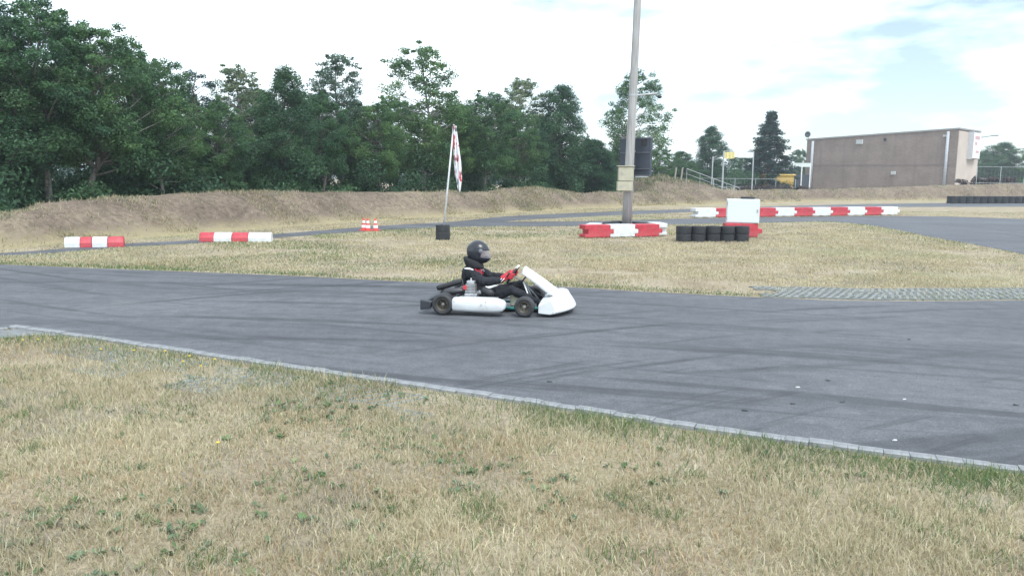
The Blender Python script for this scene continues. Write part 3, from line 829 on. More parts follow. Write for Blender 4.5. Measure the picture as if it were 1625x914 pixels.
# ================================================================== BUILDING
def brick_hall():
    A = at(1281, 222, 109.6); B = at(1522, 204.5, 96)       # roof corners of the long wall: far left, near right
    top = B.z; ta = A.z      # roof rises towards the near end
    a = Vector((A.x, A.y, 0)); b = Vector((B.x, B.y, 0)); L = (b - a).length; d = (b - a) / L
    root = empty('brick_hall', a, math.atan2(d.y, d.x))    # local x along the wall, +y to the left of travel (behind)
    tag(root, 'large windowless brown brick hall with flat roof on the right', 'building')
    m, nt, bs = new_mat('brown_brick'); setp(bs, 0.9, 0, 0.2)
    v = coords(nt, (1, 1, 1), (math.radians(90), 0, 0))
    bt = nt.nodes.new('ShaderNodeTexBrick'); nt.links.new(v, bt.inputs['Vector'])
    bt.inputs['Scale'].default_value = 1.0; bt.inputs['Brick Width'].default_value = 0.22; bt.inputs['Row Height'].default_value = 0.065; bt.inputs['Mortar Size'].default_value = 0.008
    bt.inputs['Color1'].default_value = (0.235, 0.175, 0.158, 1); bt.inputs['Color2'].default_value = (0.30, 0.232, 0.208, 1); bt.inputs['Mortar'].default_value = (0.27, 0.25, 0.23, 1)
    n = noise_n(nt, coords(nt), 0.5, 6, 0.6)
    f = ramp(nt, n, [(0.3, (0.8, 0.8, 0.8)), (0.7, (1.12, 1.12, 1.12))])
    st = ramp(nt, noise_n(nt, coords(nt, (1.6, 1.6, .12)), 1.0, 5, .65), [(.5, (0, 0, 0)), (.72, (.5, .5, .5))])      # rain streaks
    nt.links.new(mixc(nt, st, mixc(nt, 1.0, bt.outputs['Color'], f, 'MULTIPLY'), (.17, .14, .135)), bs.inputs['Base Color'])
    D = 8.0; T = lambda x: ta + (top - ta) * x / L
    MB().prism([(0, 0), (L, 0), (L, top), (0, ta)], 0, D).build('wall', m, root)
    side = M('pale_render', (0.50, 0.43, 0.38), 0.85, var=0.08, scale=0.6)
    MB().box((L + 0.03, D / 2, top / 2 - .1), (0.06, D - 0.1, top - 0.3)).build('end_wall', side, root)
    MB().prism([(-.12, ta - .06), (L + .12, top - .06), (L + .12, top + .12), (-.12, ta + .12)], -.12, D + .12).build('roof_edge', M('roof_trim', (0.30, 0.29, 0.29), 0.6), root)
    MB().box((L / 2, -0.012, top * 0.48), (L * 0.998, 0.03, 0.16)).build('brick_band', M('soldier_course', (0.215, 0.17, 0.16), 0.9), root)
    for x in (0.9, L - 1.1):
        p = MB().tube([(x, -0.16, 0), (x, -0.16, T(x) - 0.25)], 0.17, 12).build('downpipe', M('pale_grey_pipe', (0.40, 0.42, 0.45), 0.5), root, True)
        for z in (1.6, 3.6, 5.6): MB().box((x, -0.08, z), (0.46, 0.14, 0.07)).build('pipe_bracket', GALV(), p)
    for x, z, w, h in ((0.38 * L, T(.38 * L) - 0.8, 0.85, 0.55), (0.62 * L, 2.9, 0.55, 0.42), (0.925 * L, top - 0.8, 0.5, 0.25)):
        vt = MB().box((x, -0.08, z), (w, 0.16, h)).build('wall_vent', M('vent_white', (0.62, 0.64, 0.64), 0.5), root, bevel=0.02)
        for q in range(3): MB().box((x, -0.17, z - h / 2 + h * (q + .5) / 3), (w * .9, 0.03, h * .16)).build('louvre', M('vent_grey', (0.42, 0.43, 0.43), 0.5), vt)
    MB().box((0.55 * L, -0.07, T(.55 * L) - 0.7), (0.28, 0.14, 0.3)).build('alarm_box', KBLACK(), root)
    # round horn on a stub mast at the left roof corner
    h = MB().tube([(0.05, 0.2, ta), (0.05, 0.2, ta + .55)], 0.05, 8).build('roof_mast', GALV(), root)
    MB().lathe([(0.0, 0.10), (0.16, 0.08), (0.36, -0.06), (0.42, -0.12), (0.40, -0.14), (0.30, -0.05), (0.0, -0.02)], (0.05, 0.05, ta + .7), 'Y', 20).build('horn_loudspeaker', M('horn_grey', (0.10, 0.11, 0.13), 0.5), h, True)
    # framed sign on the end wall
    s = MB().box((L + 0.62, 4.9, top - 1.85), (0.12, 2.6, 3.1)).build('sign_board', M('sign_white', (0.8, 0.8, 0.8), 0.4, var=0.03), root); s['label'] = 'white sign with red shapes on the end wall'
    for y in (3.55, 6.25): MB().box((L + 0.33, y, top - 1.85), (.7, 0.1, 3.3)).build('sign_frame', M('frame_pale', (0.6, 0.62, 0.64), 0.5), s)
    for (yy, zz, w_, h_) in ((4.9, -0.6, 1.7, 0.4), (4.5, -1.3, .8, .4), (5.2, -2.3, 1.2, 0.3)):
        MB().box((L + .69, yy, top + zz - .3), (0.02, w_, h_)).build('sign_mark', M('sign_red', (0.55, 0.32, 0.34), 0.5), s)
    lm = MB().tube([(L, 7.7, top - 0.75), (L + 1.5, 7.7, top - 0.55)], 0.05, 8).build('lamp_arm', GALV(), root)
    MB().box((L + 1.8, 7.7, top - 0.53), (0.8, 0.3, 0.16)).build('lamp_head', M('lamp_grey', (0.35, 0.36, 0.36), 0.5), lm, bevel=.03)
brick_hall()

def hedge(name, p0, p1, h, w, label, cols, dens=1.0):
    cents, rads, ns = [], [], []; rd = random.Random(hash(label) % 1000 if False else len(label))
    L = (p1 - p0).length; d = (p1 - p0) / L
    for i in range(int(L * 16 * dens)):
        q = p0 + d * rd.uniform(0, L)
        cents.append((q.x + rd.uniform(-w / 2, w / 2), q.y + rd.uniform(-w / 2, w / 2), rd.uniform(0.2, h - .3))); rads.append(rd.uniform(.35, .5)); ns.append(110)
    V, F, C = leaf_cloud(cents, rads, ns, 0.11, cols)
    o = empty(name, p0); tag(o, label, 'hedge')
    c = link(bpy.data.objects.new('foliage', np_mesh('foliage', V - np.array(p0), F, None, C, MAT_LEAF))); c.parent = o
    for i in range(int(L * 1.2)):
        q = d * (i / 1.2); MB().tube([(q.x, q.y, 0), (q.x + rd.uniform(-.2, .2), q.y, h * .7)], 0.025, 5).build('stem', BARK_D, o)
BROWNL = np.array([[0.10, 0.075, 0.075], [0.12, 0.09, 0.085], [0.08, 0.065, 0.065]])
def xy(px, D): p = at(px, 300, D); return Vector((p.x, D, 0))
hedge('hedge', xy(1176, 92), xy(1279, 92), 1.3, 0.8, 'clipped dark brown hedge left of the brick hall', BROWNL)
hedge('hedge', xy(1522, 89), xy(1612, 89), 2.6, 0.8, 'brown hedge running right from the brick hall', BROWNL)
hedge('hedge', xy(1611, 91), xy(1700, 91), 2.5, 0.9, 'green hedge at the far right edge', LEAFSETS['mid'])

# ---- wire fences behind
def fence(name, p0, p1, h, step, label):
    L = (p1 - p0).length; d = (p1 - p0) / L
    o = empty(name, p0, math.atan2(d.y, d.x)); tag(o, label, 'fence')
    n = int(L / step)
    for i in range(n + 1): MB().tube([(i * step, 0, 0), (i * step, 0, h)], 0.04, 6).build('post', GALV(), o)
    for z in (h - .03, h * .5): MB().tube([(0, 0, z), (n * step, 0, z)], 0.022, 5).build('rail', GALV(), o)
    w = MB()
    for i in range(int(n * step / 0.4)): w.tube([(i * .4, .03, 0.05), (i * .4, .03, h - .05)], 0.004, 3, False)
    tag(w.build('wire_mesh', GALV(), o), kind='stuff')
fence('wire_fence', xy(1062, 88), xy(1282, 96), 2.0, 3.0, 'thin wire fence between the mound and the brick hall')
fence('wire_fence', xy(1548, 87), xy(1720, 87), 3.55, 2.6, 'tall wire fence right of the brick hall')

# ---- yellow site cabin and dark container left of the hall
def cabin():
    D = 100; p = xy(1231, D); o = empty('site_cabin', p); tag(o, 'yellow site cabin showing above the brown hedge', 'cabin')
    h = at(1231, 279, D).z
    MB().box((0, 0, h / 2), (3.6, 2.4, h)).build('wall', M('yellow_paint', (0.52, 0.34, 0.07), 0.5, dirt=(0.4, .3, .1)), o, bevel=0.04)
    MB().box((0, 0, h + .09), (3.9, 2.7, 0.18)).build('roof', M('yellow_roof', (0.58, 0.40, 0.10), 0.5), o, bevel=.04)
    dr = MB().box((-1.05, -1.22, h * .42), (0.8, 0.06, h * .72)).build('door', M('cabin_white', (0.7, 0.7, 0.68), 0.5), o)
    MB().box((-0.78, -1.27, h * .42), (0.06, 0.05, 0.15)).build('handle', STEEL(), dr)
    p = xy(1265, 104); o = empty('container', p); tag(o, 'dark container with pale corner posts beside the yellow cabin', 'container')
    h = at(1265, 277, 104).z
    MB().box((0, 0, h / 2), (2.2, 2.4, h)).build('wall', M('dark_blue_paint', (0.05, 0.06, 0.08), 0.5), o)
    for x in (-1.1, 0, 1.1): MB().box((x, -1.23, (h + 1.3) / 2), (0.14, 0.12, h + 1.3)).build('post', M('cabin_white', (0.7, 0.7, 0.68), 0.5), o)
    MB().box((0, -1.23, h + 1.2), (2.3, 0.1, 0.5)).build('header_board', M('pale_board', (0.62, 0.68, 0.66), 0.5), o)
cabin()

# ---- hanging banner on posts
def banner():
    D = 86; a = xy(1146, D); o = empty('banner_frame', a); tag(o, 'yellow and white banner hung between thin grey posts', 'banner')
    zt = at(1146, 240, D).z
    xs = [0, xy(1193, D).x - a.x, xy(1129, D).x - a.x]
    for i, x in enumerate(xs): MB().tube([(x, 0, 0), (x, 0, zt - (0.6 if i == 2 else 0))], 0.10 if i == 0 else 0.07, 8).build('post', GALV(), o)
    MB().tube([(0, 0, zt), (xs[1], 0, zt)], 0.03, 6).build('top_wire', GALV(), o)
    def cloth(x0, x1, z0, z1, nm, mat):
        b = MB(); n = 14; V = []
        for i in range(n + 1):
            x = x0 + (x1 - x0) * i / n
            for z in (z0 - 0.06 * math.sin(3.1 * i / n), z1): V += [(x, -.06 + .05 * math.sin(i * 1.3), z), (x, -.04 + .05 * math.sin(i * 1.3), z)]
        F = []
        for i in range(n):
            k = i * 4; F += [(k, k + 4, k + 6, k + 2), (k + 1, k + 3, k + 7, k + 5), (k, k + 1, k + 5, k + 4), (k + 2, k + 6, k + 7, k + 3)]
        F += [(0, 2, 3, 1), (n * 4, n * 4 + 1, n * 4 + 3, n * 4 + 2)]
        b.add(V, F); return b.build(nm, mat, o)
    cloth(0.05, xs[1] * .36, zt - 0.75, zt - 0.1, 'yellow_cloth', M('banner_yellow', (0.66, 0.58, 0.25), 0.7))
    cloth(xs[1] * .37, xs[1] - .05, zt - 0.62, zt - 0.1, 'white_cloth', M('banner_white', (0.72, 0.76, 0.76), 0.7))
banner()
# ---- handrail down the mound
def handrail():
    D = 71; a = at(1090, 268, D); b = at(1174, 299, D)
    o = empty('handrail', (a.x, D, 0)); tag(o, 'grey handrail sloping down the right side of the mound', 'handrail')
    dx = b.x - a.x
    MB().tube([(0, 0, a.z), (dx, 0, b.z)], 0.022, 8).build('rail', GALV(), o)
    MB().tube([(0, 0, a.z - .45), (dx, 0, b.z - .45)], 0.016, 8).build('lower_rail', GALV(), o)
    for t in (0, .25, .5, .75, 1): MB().tube([(dx * t, 0, max(-.1, a.z + (b.z - a.z) * t - 1.3)), (dx * t, 0, a.z + (b.z - a.z) * t)], 0.02, 6).build('post', GALV(), o)
    for px in (1072, 1082):
        p = at(px, 266, 73); q = empty('wooden_post', (p.x, 73, 1.2)); tag(q, 'short leaning wooden post on top of the mound, %s of the pair' % ('left' if px == 1072 else 'right'), 'post')
        MB().tube([(-.1, 0, 0), (.08, 0, p.z - 1.2)], [0.09, .075], 7).build('stake', M('grey_wood', (0.3, 0.28, 0.25), 0.85), q)
handrail()

# ---- parked white car behind the hedge on the right
def car():
    D = 108; p = xy(1562, D); o = empty('parked_car', p, 0.1); tag(o, 'white parked car, only its roof showing above the brown hedge', 'car')
    prof = [(-2.1, .35), (2.1, .35), (2.15, .7), (1.9, .95), (1.0, 1.02), (.35, 1.9), (-1.5, 2.0), (-2.05, 1.1)]
    prof = [(x, z * 1.22) for x, z in prof]
    MB().prism(prof, -.85, .85).build('body', M('car_white', (0.8, 0.81, 0.82), 0.3, var=.03), o, bevel=0.08)
    MB().prism([(-1.35, 1.45), (.75, 1.45), (.2, 2.15), (-1.3, 2.25)], -.87, -.852).build('window', M('car_glass', (0.03, 0.04, 0.05), 0.1), o)
    for x in (-1.35, 1.3):
        for y in (-.78, .78):
            w = MB().lathe([(0.0, -.1), (.2, -.1), (.33, -.08), (.36, 0), (.33, .08), (.2, .1), (0, .1)], (x, y, .36), 'Y', 18).build('wheel', BLACKRUB(), o, True)
    for y in (-.6, .6): MB().box((2.14, y, .82), (.08, .3, .16)).build('headlight', M('lamp_glass', (.7, .72, .74), .15), o, bevel=.02)
car()

# ================================================================== BARRIERS, TYRES, CONES
def barrier_mesh(L, h, w, mat, notch=True):
    t = L * 0.14; a, b_ = h * 0.30, h * 0.66
    pol = [(0, 0.03), (0, a), (t, a), (t, b_), (0, b_), (0, h), (L, h), (L, b_), (L + t * .96, b_ - .012), (L + t * .96, a + .012), (L, a), (L, 0.03)]
    pol = [(x + (0.006 if x == 0 else 0), z) for x, z in pol]
    b = MB(); b.prism(pol, -w / 2, w / 2)
    b.box((L * .25, 0, 0.015), (L * .25, w * .9, 0.03)).box((L * .75, 0, 0.015), (L * .25, w * .9, 0.03))
    return b.mesh('interlocking_barrier', mat)
BAR = {c: barrier_mesh(0.88, 0.44, 0.40, m()) for c, m in (('red', RED), ('white', WHITE))}
def barrier(colr, loc, rz, label, group, sx=1.0):
    o = link(bpy.data.objects.new('interlocking_barrier', BAR[colr])); o.location = loc; o.rotation_euler = (0, 0, rz); o.scale = (sx, 1, .9 if 'pole' in group else 1)
    bv = o.modifiers.new('bevel', 'BEVEL'); bv.width = 0.02; bv.segments = 2; bv.limit_method = 'ANGLE'
    return tag(o, label, 'barrier', group)
# row in front of the far bank
r0, r1 = G(1099, 346), G(1419, 341.5); dv = (r1 - r0); Ln = dv.length; du = dv / Ln; n = 11; pitch = Ln / n
ords = ['first', 'second', 'third', 'fourth', 'fifth', 'sixth', 'seventh', 'eighth', 'ninth', 'tenth', 'last']
for i in range(n):
    c = 'white' if i % 2 == 0 or i == n - 1 else 'red'
    barrier(c, r0 + du * pitch * i + Vector((0, 0, .012)), math.atan2(du.y, du.x) + random.uniform(-.012, .012), '%s interlocking barrier, %s from the left in the long far row' % (c, ords[i]), 'long row of barriers', pitch / 0.88)
# ring around the pole
A, B, C = G(928, 378.6), G(1046, 376.2), G(1062, 368.5)
segs = [(A, B, ['red', 'white', 'red'], ('red barrier at the front left corner of the pole ring', 'white barrier in the middle of the pole ring front', 'red barrier on the front right of the pole ring'))]
d = (B - A); L = d.length; u = d / L
for i, (c, lb) in enumerate(zip(segs[0][2], segs[0][3])):
    barrier(c, A + u * L / 3 * i + Vector((-u.y, u.x, 0)) * .2, math.atan2(u.y, u.x), lb, 'barriers around the tall pole', L / 3 / 0.88)
back_n = Vector((-u.y, u.x, 0))
E = B + u * 0.22 + back_n * 0.35
barrier('white', E + Vector((.06, 0, 0)), math.atan2(u.y, u.x) + math.radians(74), 'white barrier closing the right side of the pole ring', 'barriers around the tall pole', 1.0)
barrier('white', A + Vector((.24, .44, 0)), math.radians(76), 'white barrier closing the left side of the pole ring', 'barriers around the tall pole', 1.0)
ring_c = (A + B) / 2 + back_n * 1.0
# red base under the white cabinet
RB = G(1151, 377)
barrier('red', RB + Vector((0, .2, 0)), -0.03, 'red barrier carrying the white cabinet', 'barrier under the cabinet', 1.14)
def cabinet():
    p = RB + Vector((0.56, 0.22, 0.445)); o = empty('white_cabinet', p, math.radians(-13)); tag(o, 'white box cabinet standing on a red barrier', 'cabinet')
    w = M('white_board', (0.60, 0.65, 0.66), 0.45, var=.03)
    MB().box((0, 0, .37), (.98, .36, .74)).build('body', w, o, bevel=0.012)
    MB().box((0, -.188, .37), (.93, .012, .69)).build('front_panel', M('white_panel', (0.66, 0.71, 0.72), 0.4, var=.02), o, bevel=.004)
    MB().box((.494, 0, .37), (.012, .30, .66)).build('side_panel', w, o, bevel=.004)
    for z in (.15, .6): MB().tube([(-.478, -.2, z - .05), (-.478, -.2, z + .05)], .01, 8).build('hinge', STEEL(), o)
    MB().box((.43, -.2, .38), (.03, .02, .1)).build('handle', STEEL(), o)
    t = MB().lathe([(.14, 0), (.2, .005), (.235, .04), (.2, .075), (.14, .08)], (0, 0, 0), 'Z', 28, True).build('loose_tyre', BLACKRUB(), None, True, loc=p + Vector((.15, .02, .745)))
    t.scale = (1, .7, .8); tag(t, 'black tyre lying flat on top of the white cabinet', 'tyre')
cabinet()

def tyre_mesh(R, h):
    pr = [(R * .62, h * .06), (R * .8, 0.0), (R * .98, h * .012), (R, h * .06), (R * .985, h * .3), (R, h * .4), (R * .985, h * .5), (R, h * .6), (R * .985, h * .7), (R, h * .94), (R * .98, h * .988), (R * .8, h), (R * .62, h * .94), (R * .58, h * .75), (R * .7, h * .5), (R * .58, h * .25)]
    return MB().lathe(pr, n=28, closed=True).mesh('tyre', BLACKRUB(), True)
TY = tyre_mesh(0.205, 0.225)
def tyre_wall(name, p0, p1, n, rows, label, me=TY, h=0.223, group=None):
    d = (p1 - p0); L = d.length; u = d / L
    o = empty(name, p0, math.atan2(u.y, u.x)); tag(o, label, 'tyre wall', group)
    for r in range(rows):
        for i in range(n):
            t = link(bpy.data.objects.new('tyre', me)); t.parent = o
            t.location = (L * (i + .5) / n, random.uniform(-.012, .012), r * h + .003); t.rotation_euler = (0, 0, random.uniform(0, 6)); s = L / n / .41
            s *= random.uniform(1.0, 1.035); t.scale = (s, s, random.uniform(.97, 1.0)); t.rotation_euler[0] = random.uniform(-.02, .02)
    return o
tyre_wall('tyre_wall', G(1073, 383.5) , G(1187, 383.5), 5, 2, 'low black tyre wall, two high, in front of the white cabinet')
tyre_wall('tyre_wall', G(1505, 323), G(1760, 322.5), 24, 3, 'long black tyre wall at the foot of the far bank', h=0.2)
ts = tyre_wall('tyre_stack', G(691.5, 381), G(714, 381), 1, 2, 'two stacked black tyres holding the flagpole', h=.205)

def cone(loc, label):
    o = empty('traffic_cone', loc, random.uniform(-.3, .3)); tag(o, label, 'cone', 'traffic cones beside the back track')
    orange = M('cone_red', (0.60, 0.06, 0.05), 0.5); wh = M('cone_white', (0.8, 0.78, 0.8), 0.5)
    MB().box((0, 0, .015), (.27, .27, .03)).build('base', orange, o, bevel=.008)
    rr = lambda z: .095 - (z - .03) / .38 * .072
    zs = [.03, .1, .19, .25, .33, .41]
    for i in range(5):
        MB().lathe([(rr(zs[i]), zs[i]), (rr(zs[i + 1]), zs[i + 1])] + ([(0, .41)] if i == 4 else []), n=18).build('band' if i % 2 else 'sleeve', wh if i % 2 else orange, o, True)
cone(G(577.5, 366) , 'red and white cone, left one of the close pair')
cone(G(584, 366.5), 'red and white cone, right one of the close pair')
cone(G(596, 366.5), 'red and white cone standing alone, right of the pair')

# small rounded kerb blocks on the left
def block_mesh(L, mat, h=.24, w=.30):
    b = MB(); secs = []
    outline = [(-w / 2, 0), (-w / 2, h * .45), (-w * .33, h * .88), (-w * .15, h), (w * .15, h), (w * .33, h * .88), (w / 2, h * .45), (w / 2, 0)]
    for x, s in ((0, .93), (.02, 1), (L - .02, 1), (L, .93)): secs.append([(x, y * s, z * s) for y, z in outline])
    return b.loft(secs).mesh('striped_block', mat)
def block_row(p0, p1, cols, where, fr=None):
    d = p1 - p0; L = d.length; u = d / L; n = len(cols); fr = fr or [1 / n] * n; t = 0
    for i, c in enumerate(cols):
        l = L * fr[i]
        o = link(bpy.data.objects.new('striped_block', block_mesh(l - .008, RED() if c == 'red' else WHITE()))); o.location = p0 + u * t + Vector((0, 0, .008)); o.rotation_euler = (0, 0, math.atan2(u.y, u.x) + random.uniform(-.03, .03))
        tag(o, '%s rounded kerb block, %s of the four in the %s' % (c, ('leftmost', 'second', 'third', 'rightmost')[i], where), 'barrier', 'blocks in the ' + where); t += l
block_row(G(104, 393), G(198, 391.5), ['white', 'red', 'white', 'red'], 'row at the far left', [.26, .2, .26, .28])
block_row(G(319, 383.5), G(432, 384), ['red', 'white', 'red', 'white'], 'row below the dark upright tree', [.2, .25, .23, .32])

# ================================================================== TALL POLE
def pole():
    b = Vector((ring_c.x, ring_c.y, 0)); 
    b = Vector((at(994, 355, ring_c.y).x, ring_c.y, 0))
    o = empty('utility_pole', b); tag(o, 'tall grey wooden pole rising out of the barrier ring', 'pole')
    D = b.y; top = at(1012, -160, D); mid = at(1009, 60, D)
    dx = (mid.x - b.x) / mid.z
    m, nt, bs = new_mat('weathered_pole'); setp(bs, .85, 0, .2)
    n = noise_n(nt, coords(nt, (6, 6, .35)), 3, 6, .7); nt.links.new(ramp(nt, n, [(.3, (.24, .23, .225)), (.55, (.38, .375, .37)), (.75, (.48, .475, .47))]), bs.inputs['Base Color']); bump(nt, bs, n, .5, .02)
    H = top.z; lean = lambda z: Vector((dx * z, 0, z))
    MB().tube([lean(z) for z in (0, H * .25, H * .5, H * .75, H)], [.155, .14, .12, .105, .09], 16).build('shaft', m, o, True)
    Z = lambda py: at(1000, py, D).z
    X = lambda px, py: at(px, py, D).x - b.x
    bx = M('meter_box_beige', (0.42, 0.40, 0.31), 0.6, dirt=(.3, .28, .2))
    for py0, py1, x0, x1 in ((265, 287.5, 979.5, 1003), (288.5, 303, 978, 1002)):
        q = MB().box(((X(x0, 285) + X(x1, 285)) / 2, -.2, (Z(py0) + Z(py1)) / 2), (X(x1, 285) - X(x0, 285), .24, Z(py0) - Z(py1))).build('meter_box', bx, o, bevel=.012)
        MB().box((X(x0, 285) + .1, -.325, (Z(py0) + Z(py1)) / 2), (.03, .02, .07)).build('latch', STEEL(), q)
    MB().box(((X(979, 285) + X(1003, 285)) / 2, -.2, Z(264)), (X(1003, 285) - X(978, 285) + .04, .3, .025)).build('box_hood', bx, o)
    # dark board seen from behind, turned so that its right end is nearer
    ct = Vector((X(1011, 248), .28, Z(249)))
    pn = empty('panel_pivot'); bpy.data.objects.remove(pn)
    bd = MB().box(ct, (1.15, .12, Z(218) - Z(279)), rz=math.radians(-42)).build('display_board', M('board_dark', (0.045, 0.055, 0.075), .5, var=.2, scale=3), o, bevel=.01)
    R = Matrix.Rotation(math.radians(-42), 3, 'Z')
    for zz in (Z(219), Z(278.5)): MB().box(ct + Vector((0, 0, zz - ct.z)) + R @ Vector((0, -.065, 0)), (1.16, .03, .04), rz=math.radians(-42)).build('board_frame', M('board_edge', (.12, .13, .15), .5), bd)
    MB().box(ct + R @ Vector((.33, -.07, Z(226) - ct.z)), (.16, .05, .2), rz=math.radians(-42)).build('cable_box', KBLACK(), bd)
    for pz in (242, 268): MB().box(ct + R @ Vector((0, -.075, Z(pz) - ct.z)), (1.1, .025, .03), rz=math.radians(-42)).build('cross_rib', M('board_rib', (.1, .11, .13), .5), bd)
    MB().box(ct + R @ Vector((.28, -.05, Z(280.5) - ct.z)), (.42, .1, .03), rz=math.radians(-42)).build('bottom_strip', M('pale_strip', (.6, .62, .64), .5), bd)
    for zz in (Z(240), Z(268)): MB().tube([lean(zz), (ct.x, ct.y, zz)], .03, 6).build('board_bracket', GALV(), o)
    za = Z(152)
    ar = MB().tube([lean(za), lean(za) + Vector((.72, -.1, .06))], .028, 8).build('bracket_arm', GALV(), o)
    MB().tube([lean(za - .02), lean(za + .04)], .135, 16).build('arm_clamp', GALV(), ar)
    MB().ball(lean(za) + Vector((.80, -.1, -.04)), (.075, .05, .05), 10, 7).build('camera_head', KBLACK(), ar, True)
    # tyres packed round the foot of the pole
    for i, (px, dy, r) in enumerate(((968, -.28, .3), (1016, .0, .3), (985, .42, .3))):
        t = link(bpy.data.objects.new('loose_tyre', TY)); x = at(px, 355, D).x
        t.location = (x, D + dy + (0.0), 0.0 + .21); t.scale = (1.3, 1.3, .95); t.rotation_euler = (.06, .04 * i, i)
        tag(t, ('black tyre lying left of the pole inside the ring', 'black tyre lying right of the pole inside the ring', 'black tyre lying behind the pole inside the ring')[i], 'tyre', 'tyres inside the pole ring')
        t2 = link(bpy.data.objects.new('loose_tyre', TY)); t2.location = (x, D + dy, 0.0); t2.scale = (1.3, 1.3, .93); tag(t2, 'tyre lying under the upper tyre %s the pole' % ('left of', 'right of', 'behind')[i], 'tyre', 'tyres inside the pole ring')
pole()

# ================================================================== FLAG
def flag():
    p = G(703, 381); D = p.y + .02; b = Vector((at(704, 360, D).x, D, 0)); t = at(720, 199, D)
    o = empty('flag', b); tag(o, 'limp white flag with red and grey marks on a leaning pole', 'flag')
    e = Vector((t.x - b.x, 0, t.z)); f0 = Vector((-.03, 0, .02))
    MB().tube([f0, e], [.028, .022], 10).build('flagpole', M('pole_white', (.6, .63, .66), .45), o, True)
    MB().ball(e, .03, 10, 7).build('finial', STEEL(), o, True)
    def cloth(name, mat, l0, l1, off, w0, w1, sh):
        n, m_ = 30, 16; V = []
        for i in range(n + 1):
            s = l0 + (l1 - l0) * i / n
            q = e + Vector((0.0, 0, 0)) + Vector((.02 + .10 * s, 0, -s * 1.0))
            w = (w0 + (w1 - w0) * min(1, s / 1.0)) * (1 if s < 1.35 else max(.25, 1 - (s - 1.35) * 1.6))
            for k in range(m_ + 1):
                a = k / m_
                V.append((q.x + w * (a - .42) + sh * s, q.y - .05 + off + .05 * math.sin(a * 13 + s * 1.3) * min(1, s + .2), q.z - .10 * a * (s > 1.2)))
        F = [(i * (m_ + 1) + k, i * (m_ + 1) + k + 1, (i + 1) * (m_ + 1) + k + 1, (i + 1) * (m_ + 1) + k) for i in range(n) for k in range(m_)]
        ob = MB().add(V, F).build(name, mat, o, True)
        sd = ob.modifiers.new('thick', 'SOLIDIFY'); sd.thickness = .004
        return ob
    m, nt, bs = new_mat('flag_cloth'); setp(bs, .8, 0, .2)
    v = coords(nt, (1, 1, 1)); sep = nt.nodes.new('ShaderNodeSeparateXYZ'); nt.links.new(v, sep.inputs[0])
    n = noise_n(nt, coords(nt, (9, 1, 3.2)), 1.0, 2, .5)
    c = ramp(nt, n, [(.0, (.74, .75, .78)), (.555, (.74, .75, .78)), (.575, (.55, .06, .09)), (1, (.55, .06, .09))])
    n2 = noise_n(nt, coords(nt, (7, 1, 1.6), (0, 0, 1.0)), 1.3, 2, .5)
    g = ramp(nt, n2, [(.62, (0, 0, 0)), (.64, (1, 1, 1))])
    c = mixc(nt, g, c, (.16, .17, .20)); nt.links.new(c, bs.inputs['Base Color'])
    cloth('flag_cloth', m, 0.02, 1.76, 0, .09, .20, -.03)
flag()

# ================================================================== LITTER ON THE TRACK
def scraps():
    rub = KBLACK(); wh = M('white_chip', (.5, .51, .51), .7)
    spots = [(872, 606, 'r', 'black rubber scrap on the track, left of the others'), (1314, 604, 'r', 'black rubber scrap near the middle of the right part of the track'), (1182, 652, 'r', 'black rubber scrap close to the near kerb'), (1337, 638, 'r', 'small rubber scrap between two white chips'), (1258, 641, 'r', 'thin rubber scrap left of the white chips'), (1612, 643, 'r', 'rubber scrap by the right edge of the picture'), (1443, 539, 'r', 'tiny rubber scrap on the far half of the track'),
             (1435, 634, 'w', 'largest white chip lying on the track'), (1266, 615, 'w', 'white chip lying left of the largest one'), (1420, 699, 'w', 'white chip nearest the kerb')]
    for px, py, k, lb in spots:
        p = G(px, py, .004); b = MB(); rd = random.Random(px)
        n = 9; s = .026 if k == 'r' else .018
        ring = [(math.cos(6.283 * i / n) * s * rd.uniform(.5, 1.3), math.sin(6.283 * i / n) * s * rd.uniform(.3, .7)) for i in range(n)]
        b.add([(x, y, .002) for x, y in ring] + [(x * .7, y * .7, .007 + rd.uniform(0, .004)) for x, y in ring], [tuple(range(n)), tuple(range(n, 2 * n))] + [(i, (i + 1) % n, n + (i + 1) % n, n + i) for i in range(n)])
        tag(b.build('rubber_scrap' if k == 'r' else 'white_chip', rub if k == 'r' else wh, loc=p, rz=rd.uniform(-.5, .5)), lb, 'litter', 'scraps on the track')
scraps()

